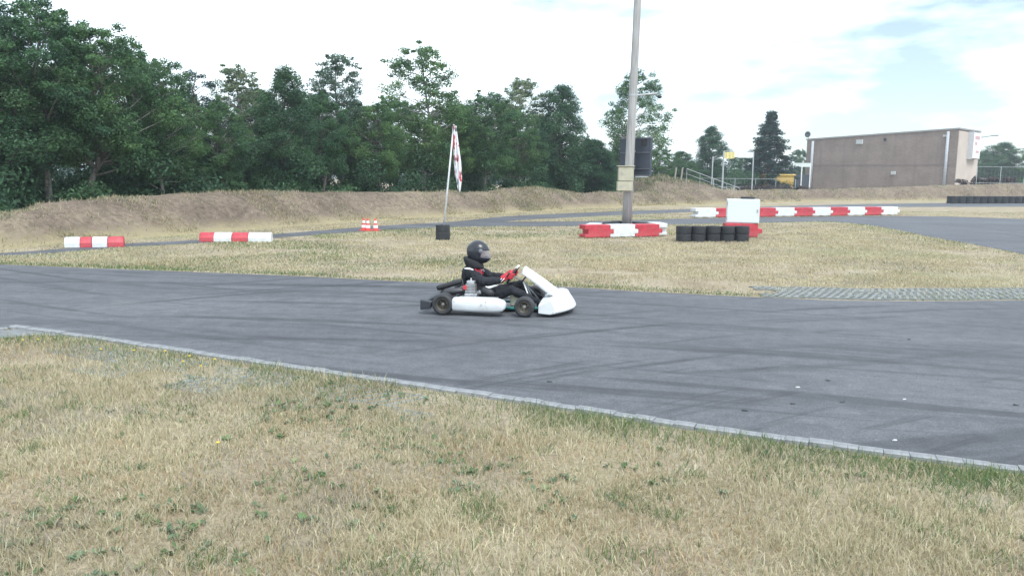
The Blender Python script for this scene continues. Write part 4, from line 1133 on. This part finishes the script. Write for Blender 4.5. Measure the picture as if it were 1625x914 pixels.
# ================================================================== KART
KART_LOC = Vector((-0.27, 10.52, 0.004)); KART_RZ = math.radians(-9)
def kart():
    o = empty('racing_kart', KART_LOC, KART_RZ); tag(o, 'white racing kart with black wheels driven along the track', 'kart')
    wh = M('kart_white', (0.66, 0.68, 0.69), 0.32, var=.04, dirt=(.48, .47, .45), scale=7)
    nt = wh.node_tree; bs = nt.nodes['Principled BSDF']; src = bs.inputs['Base Color'].links[0].from_socket      # scuffs and rubber smears along the body
    sc1 = ramp(nt, noise_n(nt, coords(nt, (3, 9, 26)), 1.0, 6, .7), [(.60, (0, 0, 0)), (.72, (.55, .55, .55))])
    src = mixc(nt, sc1, src, (.20, .20, .205))
    sc2 = ramp(nt, noise_n(nt, coords(nt, (14, 14, 14)), 1.0, 3, .5), [(.66, (0, 0, 0)), (.70, (.5, .5, .5))])
    nt.links.new(mixc(nt, sc2, src, (.12, .12, .125)), bs.inputs['Base Color'])
    teal = M('teal_paint', (0.02, 0.16, 0.14), .4); blk = KBLACK(); alu = ALU(); steel = STEEL()
    rub = M('slick_rubber', (.028, .029, .032), .6, var=.2, scale=14, dirt=(.07, .07, .07))
    rimm = M('magnesium_rim', (.13, .118, .095), .45, .6, scale=18, dirt=(.08, .07, .06))
    # wheels
    def wheel(x, y, R, W, side):
        w = empty('wheel', (x, y, R)); w.parent = o
        h = W / 2
        tp = [(R * .52, -h * .80), (R * .66, -h * .97), (R * .82, -h), (R * .93, -h * .90), (R * .985, -h * .68), (R, -h * .3), (R, h * .3), (R * .985, h * .68), (R * .93, h * .90), (R * .82, h), (R * .66, h * .97), (R * .52, h * .80)]
        MB().lathe(tp, axis='Y', n=40, closed=True).build('tyre', rub, w, True)
        q = side
        rp_ = [(R * .53, q * h * .78), (R * .56, q * h * .9), (R * .52, q * h * .93), (R * .47, q * h * .72), (R * .42, q * h * .25), (R * .2, q * h * .2), (0.0, q * h * .22)]
        r = MB().lathe(rp_, axis='Y', n=32).build('rim', rimm, w, True)
        MB().lathe([(0.0, q * h * .62), (.018, q * h * .62), (.026, q * h * .5), (.032, q * h * .2)], axis='Y', n=16).build('hub', M('hub_grey', (.28, .26, .23), .4, .6), w, True)
        for k in range(3):
            a = k * 2.094 + .4
            MB().tube([(math.cos(a) * .045, q * h * .2, math.sin(a) * .045), (math.cos(a) * .045, q * h * .36, math.sin(a) * .045)], .007, 6).build('wheel_nut', steel, w)
    for y in (-1, 1):
        wheel(-.52, y * .585, .139, .205, y); wheel(.525, y * .545, .130, .135, y)
    # chassis rails, axle, floor
    f = MB()
    for s in (-1, 1):
        f.tube([(-.66, s * .33, .075), (-.3, s * .33, .065), (.1, s * .30, .06), (.45, s * .22, .06), (.72, s * .20, .065), (.98, s * .16, .075)], .016, 10)
        f.tube([(.2, s * .28, .06), (.42, s * .40, .07), (.53, s * .45, .10)], .015, 10)
        f.tube([(.53, s * .45, .10), (.62, s * .36, .075), (.72, s * .2, .065)], .013, 10)
        f.tube([(-.33, s * .33, .065), (-.33, s * .56, .08), (.22, s * .56, .08), (.22, s * .30, .06)], .011, 8)
    for x, w in ((-.62, .33), (-.22, .32), (.12, .30), (.50, .22), (.98, .16)): f.tube([(x, -w, .066), (x, w, .066)], .014, 8)
    f.tube([(.98, -.16, .075), (1.02, -.34, .10), (.94, -.40, .12), (.80, -.36, .10)], .011, 8).tube([(.98, .16, .075), (1.02, .34, .10), (.94, .40, .12), (.80, .36, .10)], .011, 8)
    f.build('chassis_frame', teal, o, True)
    MB().tube([(-.52, -.60, .139), (-.52, .60, .139)], .02, 12).build('rear_axle', steel, o, True)
    MB().box((.36, 0, .048), (.9, .46, .008)).build('floor_tray', M('tray_alu', (.33, .34, .35), .5, .6), o, bevel=.003)
    MB().lathe([(.0, -.008), (.095, -.008), (.1, 0), (.095, .008), (0, .008)], (-.52, -.22, .139), 'Y', 28).build('sprocket', steel, o)
    MB().lathe([(.05, -.006), (.098, -.006), (.098, .006), (.05, .006)], (-.52, .24, .139), 'Y', 28, True).build('brake_disc', steel, o)
    # side pods: rounded white bodies, blunt behind, rounded nose
    def pod(s):
        secs = []
        for x, zt, zb, wy in ((-.395, .212, .075, .9), (-.385, .228, .058, 1), (-.2, .232, .052, 1), (0, .232, .05, 1), (.12, .230, .052, 1), (.2, .222, .058, .97), (.25, .205, .07, .88), (.278, .185, .095, .7), (.288, .15, .12, .45)):
            yo, yi = -.685, -.47; ym = (yo + yi) / 2; hw = (yi - yo) / 2 * wy; zm = (zt + zb) / 2; hz = (zt - zb) / 2
            sec = []
            for k in range(20):
                a = 2 * math.pi * k / 20; c_, s_ = math.cos(a), math.sin(a)
                sec.append((x, s * -(ym + hw * math.copysign(abs(c_) ** .55, c_)) * 1.0, zm + hz * math.copysign(abs(s_) ** .5, s_)))
            secs.append(sec)
        p = MB().loft(secs).build('side_pod', wh, o, True, angle=60)
        MB().box((-.06, s * .575, .234), (.5, .03, .012)).build('pod_seam', M('seam_grey', (.5, .5, .5), .5), p)
    pod(-1); pod(1)
    # front bumper fairing
    prof = [(.0, .045), (.28, .03), (.405, .045), (.437, .07), (.415, .12), (.355, .205), (.325, .25), (.28, .262), (.17, .215), (.05, .18), (.0, .165)]
    secs = []
    for i in range(15):
        t = -1 + 2 * i / 14; y = .56 * t
        back = .17 * abs(t) ** 2.2; sc = 1 - .10 * abs(t) ** 4; zs = 1 - .16 * abs(t) ** 3
        secs.append([(.70 + (px_ * sc if px_ > .02 else px_) - (back if px_ > .02 else back * .15) * (px_ / .435), y, .0 + pz * zs + .012) for px_, pz in prof])
    nf = MB().loft(secs).build('front_fairing', wh, o, True, angle=38, bevel=.008)
    for y in (-.33, .33): MB().box((1.03 if abs(y) < .2 else 1.005, y, .135), (.03, .10, .012), ry=-.5).build('bumper_clip', M('seam_grey', (.5, .5, .5), .5), nf)
    # steering fairing (front panel): sloping shield, curved across
    secs = []
    for x, z, w, th in ((.43, .575, .07, .016), (.455, .59, .088, .017), (.55, .532, .11, .018), (.70, .435, .14, .022), (.84, .335, .15, .022), (.97, .255, .145, .02)):
        top = []; bot = []
        for k in range(9):
            t = -1 + k / 4; dz = -.10 * abs(t) ** 1.8
            top.append((x + dz * .25, t * w, z + dz * .85)); bot.append((x - th * .5 + dz * .25, t * (w - .006), z - th + dz * .85))
        secs.append(top + bot[::-1])
    MB().loft(secs).build('front_panel', wh, o, True, angle=50)
    MB().tube([(.50, .07, .50), (.44, .05, .42), (.40, .02, .37)], .009, 8).tube([(.50, -.07, .50), (.44, -.05, .42), (.40, -.02, .37)], .009, 8).build('panel_bracket', blk, o, True)
    # steering: column, wheel, support, tie rods
    ctr = Vector((.275, 0, .455)); nrm = Vector((-.84, 0, .54)).normalized(); upv = Vector((.54, 0, .84)).normalized()
    MB().tube([ctr, (.43, 0, .385), (.66, 0, .12)], .011, 10).build('steering_column', steel, o, True)
    MB().tube([(.43, -.02, .38), (.57, -.16, .08)], .010, 10).tube([(.43, .02, .38), (.57, .16, .08)], .010, 10).build('column_support', M('support_white', (.7, .72, .74), .4), o, True)
    rim = [ctr + (Vector((0, 1, 0)) * math.sin(a) * .155 + upv * math.cos(a) * (.135 if math.cos(a) > 0 else .115)) for a in [2 * math.pi * k / 32 for k in range(33)]]
    sw = MB().tube(rim, .0145, 10, False).build('steering_wheel', M('suede_black', (.03, .03, .032), .85), o, True)
    MB().tube([ctr - Vector((0, .14, 0)), ctr, ctr + Vector((0, .14, 0))], [.012, .02, .012], 8).tube([ctr, ctr - upv * .11], [.018, .011], 8).build('spoke', steel, sw, True)
    MB().box(ctr + upv * .135 + nrm * .004, (.05, .16, .03), ry=math.radians(-57)).build('lap_display', M('display_cream', (.72, .70, .62), .5), sw, bevel=.006)
    for s in (-1, 1):
        MB().tube([(.655, 0, .115), (.585, s * .44, .115)], .008, 8).build('tie_rod', steel, o, True)
        MB().tube([(.525, s * .43, .13), (.525, s * .50, .13)], .018, 10).tube([(.53, s * .445, .07), (.51, s * .445, .19)], .014, 10).build('stub_axle', steel, o, True)
    # pedals
    for s in (-1, 1):
        MB().tube([(.80, s * .13, .07), (.83, s * .13, .23)], .007, 8).tube([(.83, s * .09, .23), (.83, s * .17, .23)], .008, 8).build('pedal', steel, o, True)
    # seat shell
    V = []; rows = [(-.40, .42, .155, .10), (-.375, .34, .175, .13), (-.33, .24, .185, .16), (-.27, .15, .19, .17), (-.18, .085, .19, .15), (-.06, .065, .185, .11), (.06, .085, .165, .08), (.13, .115, .14, .05)]
    n = 13
    for x, z, w, d in rows:
        for k in range(n):
            t = -1 + 2 * k / (n - 1)
            V.append((x + d * abs(t) ** 3 * .8, t * w, z + d * abs(t) ** 2.6 * .75))
    F = [(i * n + k, i * n + k + 1, (i + 1) * n + k + 1, (i + 1) * n + k) for i in range(len(rows) - 1) for k in range(n - 1)]
    st = MB().add(V, F).build('seat', M('seat_black', (.03, .031, .034), .4), o, True); sd = st.modifiers.new('thick', 'SOLIDIFY'); sd.thickness = .008
    for s in (-1, 1): MB().tube([(-.62, s * .3, .09), (-.37, s * .17, .32)], .009, 8).build('seat_strut', steel, o, True)
    # fuel tank between the driver's legs
    MB().box((.34, 0, .14), (.16, .18, .17)).build('fuel_tank', M('tank_cream', (.62, .58, .44), .5), o, bevel=.025, seg=3)
    MB().tube([(.34, 0, .225), (.34, 0, .25)], .025, 12).build('tank_cap', M('cap_red', (.5, .04, .05), .5), o)
    # engine on the right-hand side
    e = MB().box((-.21, -.33, .19), (.17, .15, .13)).build('engine', alu, o, bevel=.015)
    cyl = MB()
    for k in range(6): cyl.box((-.215, -.34, .27 + k * .02), (.135 - .003 * k, .13, .011))
    cyl.tube([(-.215, -.34, .25), (-.215, -.34, .39)], .045, 14); cyl.build('cylinder', alu, e)
    MB().box((-.215, -.34, .40), (.10, .10, .03)).tube([(-.215, -.34, .41), (-.215, -.34, .45)], .012, 8).build('cylinder_head', M('head_alu', (.6, .61, .62), .4, .6), e, bevel=.006)
    MB().tube([(-.215, -.34, .44), (-.19, -.34, .46), (-.15, -.31, .43), (-.12, -.28, .34)], .006, 6).build('plug_lead', blk, e)
    MB().box((-.285, -.395, .33), (.05, .03, .055)).build('ignition_coil', M('coil_red', (.55, .05, .06), .5), e, bevel=.006)
    MB().lathe([(0, -.03), (.05, -.03), (.055, -.02), (.055, .02), (0, .03)], (-.16, -.43, .19), 'Y', 20).build('clutch_drum', steel, e)
    MB().tube([(-.13, -.34, .25), (-.09, -.36, .27), (-.07, -.36, .27)], .03, 12).build('carburettor', M('carb_grey', (.35, .36, .37), .4, .6), e)
    ab = MB().tube([(-.07, -.38, .28), (-.03, -.38, .30), (.05, -.40, .27), (.09, -.41, .245)], [.03, .05, .05, .038], 14).build('air_box', blk, e, True)
    # exhaust: header, swollen pipe and tail silencer
    ex = MB().tube([(-.27, -.34, .28), (-.33, -.36, .285), (-.42, -.38, .275), (-.52, -.36, .255), (-.61, -.26, .235), (-.64, -.1, .23)], [.022, .028, .045, .048, .04, .028], 14).build('exhaust_pipe', M('burnt_steel', (.075, .075, .08), .45, .6, scale=14), o, True)
    MB().tube([(-.36, -.26, .395), (-.38, -.26, .39), (-.66, -.27, .30), (-.68, -.27, .295)], [.03, .038, .038, .034], 16).build('silencer', M('silencer_black', (.035, .036, .04), .5, .3), ex, True)
    MB().tube([(-.68, -.27, .2945), (-.69, -.27, .291)], [.026, .026], 16).build('tail_hole', M('hole_dark', (.006, .006, .006), .9), ex)  # solid disc painted near-black for the shade inside the pipe mouth
    MB().tube([(-.5, -.26, .33), (-.5, -.3, .08)], .008, 8).build('exhaust_hanger', steel, o)
    # rear bumper: black plastic across the back with upright end plates
    rb = MB().box((-.765, 0, .125), (.06, 1.24, .10)).build('rear_bumper', M('bumper_black', (.03, .033, .04), .5, dirt=(.1, .1, .1)), o, bevel=.02)
    for s in (-1, 1):
        MB().prism([(-.82, .055), (-.69, .075), (-.665, .165), (-.82, .19)], s * .60 - .05, s * .60 + .05).build('bumper_end', M('bumper_black', (.03, .033, .04), .5), rb, bevel=.012)
        MB().tube([(-.64, s * .3, .075), (-.76, s * .3, .12)], .014, 8).build('bumper_tube', teal, rb)
    # far-side radiator hose and chain guard
    MB().box((-.38, -.225, .235), (.22, .045, .03), ry=.1).build('chain_guard', blk, o, bevel=.008)
kart()

# ================================================================== DRIVER
def driver():
    o = empty('person', KART_LOC, KART_RZ); tag(o, 'seated kart driver in black suit, red gloves and dark helmet holding the steering wheel', 'person')
    suit, nt, bs = new_mat('black_race_suit'); setp(bs, .8, 0, .3)
    n = noise_n(nt, coords(nt), 9, 5, .6); nt.links.new(ramp(nt, n, [(.3, (.010, .011, .015)), (.7, (.022, .024, .031))]), bs.inputs['Base Color']); bump(nt, bs, noise_n(nt, coords(nt), 22, 3), .5, .012)
    b = MB()
    # torso: ellipses from pelvis to shoulders, slouched back in the seat
    def ell(c, rx, ry, tilt):
        R = Matrix.Rotation(tilt, 3, 'Y'); return [Vector(c) + R @ Vector((rx * math.cos(2 * math.pi * k / 20), ry * math.sin(2 * math.pi * k / 20), 0)) for k in range(20)]
    b.loft([ell((-.13, 0, .105), .10, .12, -.5), ell((-.17, 0, .16), .125, .165, -.45), ell((-.215, 0, .25), .12, .165, -.35), ell((-.265, 0, .35), .125, .17, -.2), ell((-.285, 0, .44), .13, .185, -.05), ell((-.285, 0, .51), .12, .195, .1), ell((-.275, 0, .555), .09, .15, .2), ell((-.255, 0, .60), .065, .08, .25), ell((-.235, 0, .66), .055, .058, .25)])
    for s in (-1, 1):
        sh = Vector((-.275, s * .185, .505)); el = Vector((-.06, s * .275, .395)); wr = Vector((.175, s * .175, .415))
        b.ball(sh, (.075, .075, .078))
        b.tube([sh + Vector((-.01, -s * .05, .0)), sh, sh.lerp(el, .5), el, el.lerp(wr, .35), wr.lerp(el, .12), wr], [.07, .076, .072, .066, .060, .044, .040], 14)
        hp = Vector((-.12, s * .095, .14)); kn = Vector((.30 + (.05 if s > 0 else 0), s * .175, .285 + (.03 if s > 0 else 0))); an = Vector((.665, s * .14, .125))
        b.tube([hp - Vector((.06, 0, 0)), hp, hp.lerp(kn, .45), hp.lerp(kn, .9), kn, kn.lerp(an, .3), kn.lerp(an, .7), an], [.085, .092, .085, .066, .062, .060, .048, .04], 14)
    body = b.build('body', suit, o, True)
    rm = body.modifiers.new('fuse', 'REMESH'); rm.mode = 'VOXEL'; rm.voxel_size = .011; rm.use_smooth_shade = True
    sm = body.modifiers.new('relax', 'SMOOTH'); sm.iterations = 6; sm.factor = .5
    tx = bpy.data.textures.new('creases', 'CLOUDS'); tx.noise_scale = .07; tx.noise_depth = 3
    dp = body.modifiers.new('creases', 'DISPLACE'); dp.texture = tx; dp.strength = .034; dp.mid_level = .5
    # suit decorations: red chest yoke with white marks, white shoulder flash
    def patch(name, mat, pts_fn, nu, nv):
        V = [pts_fn(i / nu, k / nv) for i in range(nu + 1) for k in range(nv + 1)]
        F = [(i * (nv + 1) + k, (i + 1) * (nv + 1) + k, (i + 1) * (nv + 1) + k + 1, i * (nv + 1) + k + 1) for i in range(nu) for k in range(nv)]
        q = MB().add(V, F).build(name, mat, o, True); s_ = q.modifiers.new('thick', 'SOLIDIFY'); s_.thickness = .006; s_.offset = 1
        w = q.modifiers.new('wrap', 'SHRINKWRAP'); w.target = body; w.wrap_method = 'NEAREST_SURFACEPOINT'; w.wrap_mode = 'ABOVE_SURFACE'; w.offset = .004
        q.modifiers.move(1, 0); return q
    redc = M('suit_red', (.50, .03, .055), .7); whc = M('suit_white', (.75, .75, .77), .7)
    patch('chest_yoke', redc, lambda u, v: (-.15 - .05 * v + .03 * math.cos(math.pi * (u - .5)), -.17 + .34 * u, .445 + .11 * v), 14, 6)
    for y in (-.135, -.10, .10, .135): patch('chest_mark', whc, lambda u, v, y=y: (-.12, y - .012 + .02 * u + .01 * v, .485 + .045 * v), 3, 4)
    for s in (-1, 1):
        patch('shoulder_flash', whc, lambda u, v, s=s: (-.36 + .15 * u, s * (.225 + .014 * v), .575 - .03 * u - .012 * v), 8, 3)
        patch('shoulder_mark', whc, lambda u, v, s=s: (-.375 + .02 * u + .0 * v, s * (.16 + .05 * v), .585 - .03 * u), 3, 4)
    # neck brace / raised collar
    secs = []
    for z, r1, r2, dx, tl in ((.545, .115, .135, -.02, .18), (.575, .135, .145, -.02, .2), (.625, .14, .145, -.035, .22), (.665, .13, .135, -.055, .25), (.675, .10, .11, -.05, .25)):
        secs.append(ell((-.22 + dx, 0, z), r1, r2, tl))
    MB().loft(secs).build('neck_brace', M('brace_black', (.014, .015, .018), .85), o, True, subsurf=1)
    # head and helmet
    hc = Vector((-.195, 0, .768))
    skin = M('skin', (.52, .33, .26), .5, var=.06)
    hd = MB().ball(hc + Vector((.0, 0, -.01)), (.098, .076, .118), 20, 14).tube([hc + Vector((-.03, 0, -.09)), hc + Vector((-.06, 0, -.15))], .055, 12)
    hd.loft([[hc + Vector((.094, y, .012)) for y in (-.008, 0, .008)], [hc + Vector((.115, y, -.028)) for y in (-.014, 0, .014)], [hc + Vector((.092, y, -.04)) for y in (-.016, 0, .016)]], False)
    h_ = hd.build('head', skin, o, True)
    for s in (-1, 1):
        MB().ball(hc + Vector((.086, s * .031, .008)), (.014, .015, .010), 10, 8).build('eye', M('eye_white', (.7, .7, .7), .3), h_, True)
        MB().ball(hc + Vector((.097, s * .031, .008)), (.005, .006, .006), 8, 6).build('pupil', M('pupil', (.02, .015, .01), .2), h_, True)
        MB().ball(hc + Vector((.0, s * .076, -.01)), (.018, .008, .03), 8, 6).build('ear', skin, h_, True)
    MB().tube([hc + Vector((.088, -.022, -.062)), hc + Vector((.096, 0, -.06)), hc + Vector((.088, .022, -.062))], .006, 8).build('mouth', M('lips', (.4, .17, .15), .5), h_, True)
    tilt = Matrix.Rotation(math.radians(7), 3, 'Y')
    def hsurf(az, elv, k=1.0):
        d = Vector((math.cos(elv) * math.cos(az), math.cos(elv) * math.sin(az), math.sin(elv)))
        p = Vector((d.x * .146, d.y * .122, d.z * (.142 if d.z > 0 else .165)))
        if d.x > 0 and elv < math.radians(10):   # chin bar pushes forward
            w = min(1, (math.radians(10) - elv) / math.radians(40)); p.x *= 1 + .20 * w * d.x ** 2 + (.42 * max(0, -d.z) * d.x if d.z < 0 else 0)
        if d.x < 0 and d.z < 0: p.x *= 1 + .05 * d.z
        return hc + tilt @ (p * k * 1.05)
    nu, nv = 56, 36; e0, e1 = math.radians(-58), math.radians(90)
    V = []; F = []
    for i in range(nv + 1):
        for k in range(nu):
            a = -math.pi + 2 * math.pi * k / nu
            el_ = e0 + (e1 - e0) * i / nv
            if el_ < 0: el_ = el_ * (1 - .25 * (0.5 - .5 * math.cos(a)))     # higher rim at the nape
            V.append(hsurf(a, el_))
    for i in range(nv):
        el_ = math.degrees(e0 + (e1 - e0) * (i + .5) / nv)
        for k in range(nu):
            a = math.degrees(-math.pi + 2 * math.pi * (k + .5) / nu)
            if abs(a) < 62 and -19 < el_ < 17: continue
            F.append((i * nu + k, i * nu + (k + 1) % nu, (i + 1) * nu + (k + 1) % nu, (i + 1) * nu + k))
    hm, nt, bs = new_mat('helmet_gloss_black'); setp(bs, .28, 0, .5); nn = noise_n(nt, coords(nt), 14, 4); nt.links.new(ramp(nt, nn, [(.3, (.018, .02, .026)), (.7, (.03, .033, .042))]), bs.inputs['Base Color'])
    he = MB().add(V, F).build('helmet', hm, o, True); s_ = he.modifiers.new('thick', 'SOLIDIFY'); s_.thickness = .022; s_.offset = -1
    vm, nt, bs = new_mat('visor_tint'); setp(bs, .08, 0, .5); bs.inputs['Base Color'].default_value = (.36, .33, .37, 1); bs.inputs['Alpha'].default_value = .45
    n2, m2 = 24, 10
    V = [hsurf(math.radians(-66 + 132 * k / n2), math.radians(-20.5 + 40 * i / m2), 1.012) for i in range(m2 + 1) for k in range(n2 + 1)]
    F = [(i * (n2 + 1) + k, i * (n2 + 1) + k + 1, (i + 1) * (n2 + 1) + k + 1, (i + 1) * (n2 + 1) + k) for i in range(m2) for k in range(n2)]
    vs = MB().add(V, F).build('visor', vm, he, True)
    for s in (-1, 1):
        p = hsurf(s * math.radians(68), math.radians(8), 1.02)
        MB().lathe([(0, -.006), (.026, -.006), (.03, 0), (.026, .006), (0, .006)], p, 'Y', 18).build('visor_pivot', M('pivot_grey', (.16, .17, .19), .4), he, True)
    MB().tube([hsurf(math.radians(a), math.radians(17.5), 1.02) for a in range(-66, 67, 6)], .008, 6).build('visor_rim', blkm(), he, True)
    V = [hsurf(math.radians(-98 + 9 * k), math.radians(e), 1.006) for e in (12, 17, 22) for k in range(4)]
    F = [(i * 4 + k, i * 4 + k + 1, (i + 1) * 4 + k + 1, (i + 1) * 4 + k) for i in range(2) for k in range(3)]
    MB().add([hsurf(math.radians(180), math.radians(-44), 1.01) + Vector((0, y, z)) for y, z in ((-.05, 0), (.05, 0), (.05, .016), (-.05, .016))], [(0, 1, 2, 3)]).build('nape_label', whc, he)
    # gloves: palm and five curled fingers closed on the rim
    ctr = Vector((.275, 0, .455)); upv = Vector((.54, 0, .84)).normalized(); nrm = Vector((-.84, 0, .54)).normalized()
    red = M('glove_red', (.50, .035, .05), .65, var=.2, scale=30)
    for s in (-1, 1):
        hold = ctr + Vector((0, s * .152, 0)) + upv * .02
        wr = Vector((.15, s * .178, .41)); g = MB()
        palm = hold + nrm * .030 + Vector((-.012, s * .014, -.004))
        g.tube([wr.lerp(Vector((-.05, s * .275, .385)), .18), wr, wr.lerp(palm, .5), palm], [(.047, .047), (.041, .036), (.046, .032), (.044, .026)], 14)
        for k, (off, L) in enumerate(((.036, .9), (.013, 1.0), (-.010, .95), (-.031, .78))):
            base = palm + upv * off
            out = Vector((0, s, 0))
            p1 = base + out * .018 * L + -nrm * .020
            p2 = hold + upv * off + out * .024 - nrm * .014
            p3 = hold + upv * off - nrm * .028 + out * .002
            p4 = hold + upv * off - nrm * .020 - out * .022 * L
            g.tube([base, p1, p2, p3, p4], [.0125, .0125, .0118, .011, .0095], 10)
        g.tube([palm - Vector((0, s * .018, 0)) + upv * .02, hold + nrm * .020 - Vector((0, s * .028, 0)) + upv * .042, hold + nrm * .004 - Vector((0, s * .026, 0)) + upv * .062], [.016, .013, .010], 10)
        gl = g.build('glove', red, o, True)
        r_ = gl.modifiers.new('fuse', 'REMESH'); r_.mode = 'VOXEL'; r_.voxel_size = .0045; r_.use_smooth_shade = True
        q_ = gl.modifiers.new('relax', 'SMOOTH'); q_.iterations = 3
        for t0 in (.0, .035):
            a_ = wr + Vector((-.03 + t0, s * .0, .0)); MB().tube([a_ + Vector((0, s * .036, -.026)), a_ + Vector((.022, s * .047, .0)), a_ + Vector((.05, s * .036, .032))], .005, 6).build('glove_stripe', whc, gl, True)
        MB().tube([palm + upv * .04 + Vector((0, s * .025, 0)), palm - upv * .03 + Vector((0, s * .025, 0))], .011, 8).build('knuckle_pad', KBLACK(), gl, True)
    # shoes on the pedals
    for s in (-1, 1):
        secs = []
        for x, z, w, h in ((.625, .10, .034, .06), (.66, .095, .040, .07), (.72, .12, .042, .055), (.79, .165, .042, .042), (.825, .195, .036, .032), (.84, .21, .02, .02)):
            secs.append([(x + .0 * k, s * .135 + w * math.cos(6.283 * k / 14), z + h * math.sin(6.283 * k / 14)) for k in range(14)])
        sh = MB().loft(secs).build('shoe', M('shoe_black', (.02, .02, .023), .6), o, True, subsurf=1)
        MB().tube([(.635, s * .135, .05), (.72, s * .135, .066), (.80, s * .135, .125), (.85, s * .135, .185)], [(.014, .036), (.012, .04), (.011, .04), (.01, .03)], 10).build('sole', M('sole_grey', (.3, .3, .31), .7), sh, True)
def blkm(): return KBLACK()
driver()

# ================================================================== ADDED HAZE
def veil_haze():  # scattering volume added to imitate lens veil and lift the distant trees
    m = bpy.data.materials.new('veil_volume'); m.use_nodes = True; nt = m.node_tree; nt.nodes.clear()
    out = nt.nodes.new('ShaderNodeOutputMaterial'); pv = nt.nodes.new('ShaderNodeVolumePrincipled')
    pv.inputs['Color'].default_value = (0.86, 0.95, 1.0, 1); pv.inputs['Density'].default_value = 0.0008; pv.inputs['Anisotropy'].default_value = 0.2
    nt.links.new(pv.outputs[0], out.inputs['Volume'])
    tag(MB().box((0, 1820, 11), (5100, 4400, 24)).build('veil_haze', m), kind='stuff')
veil_haze()
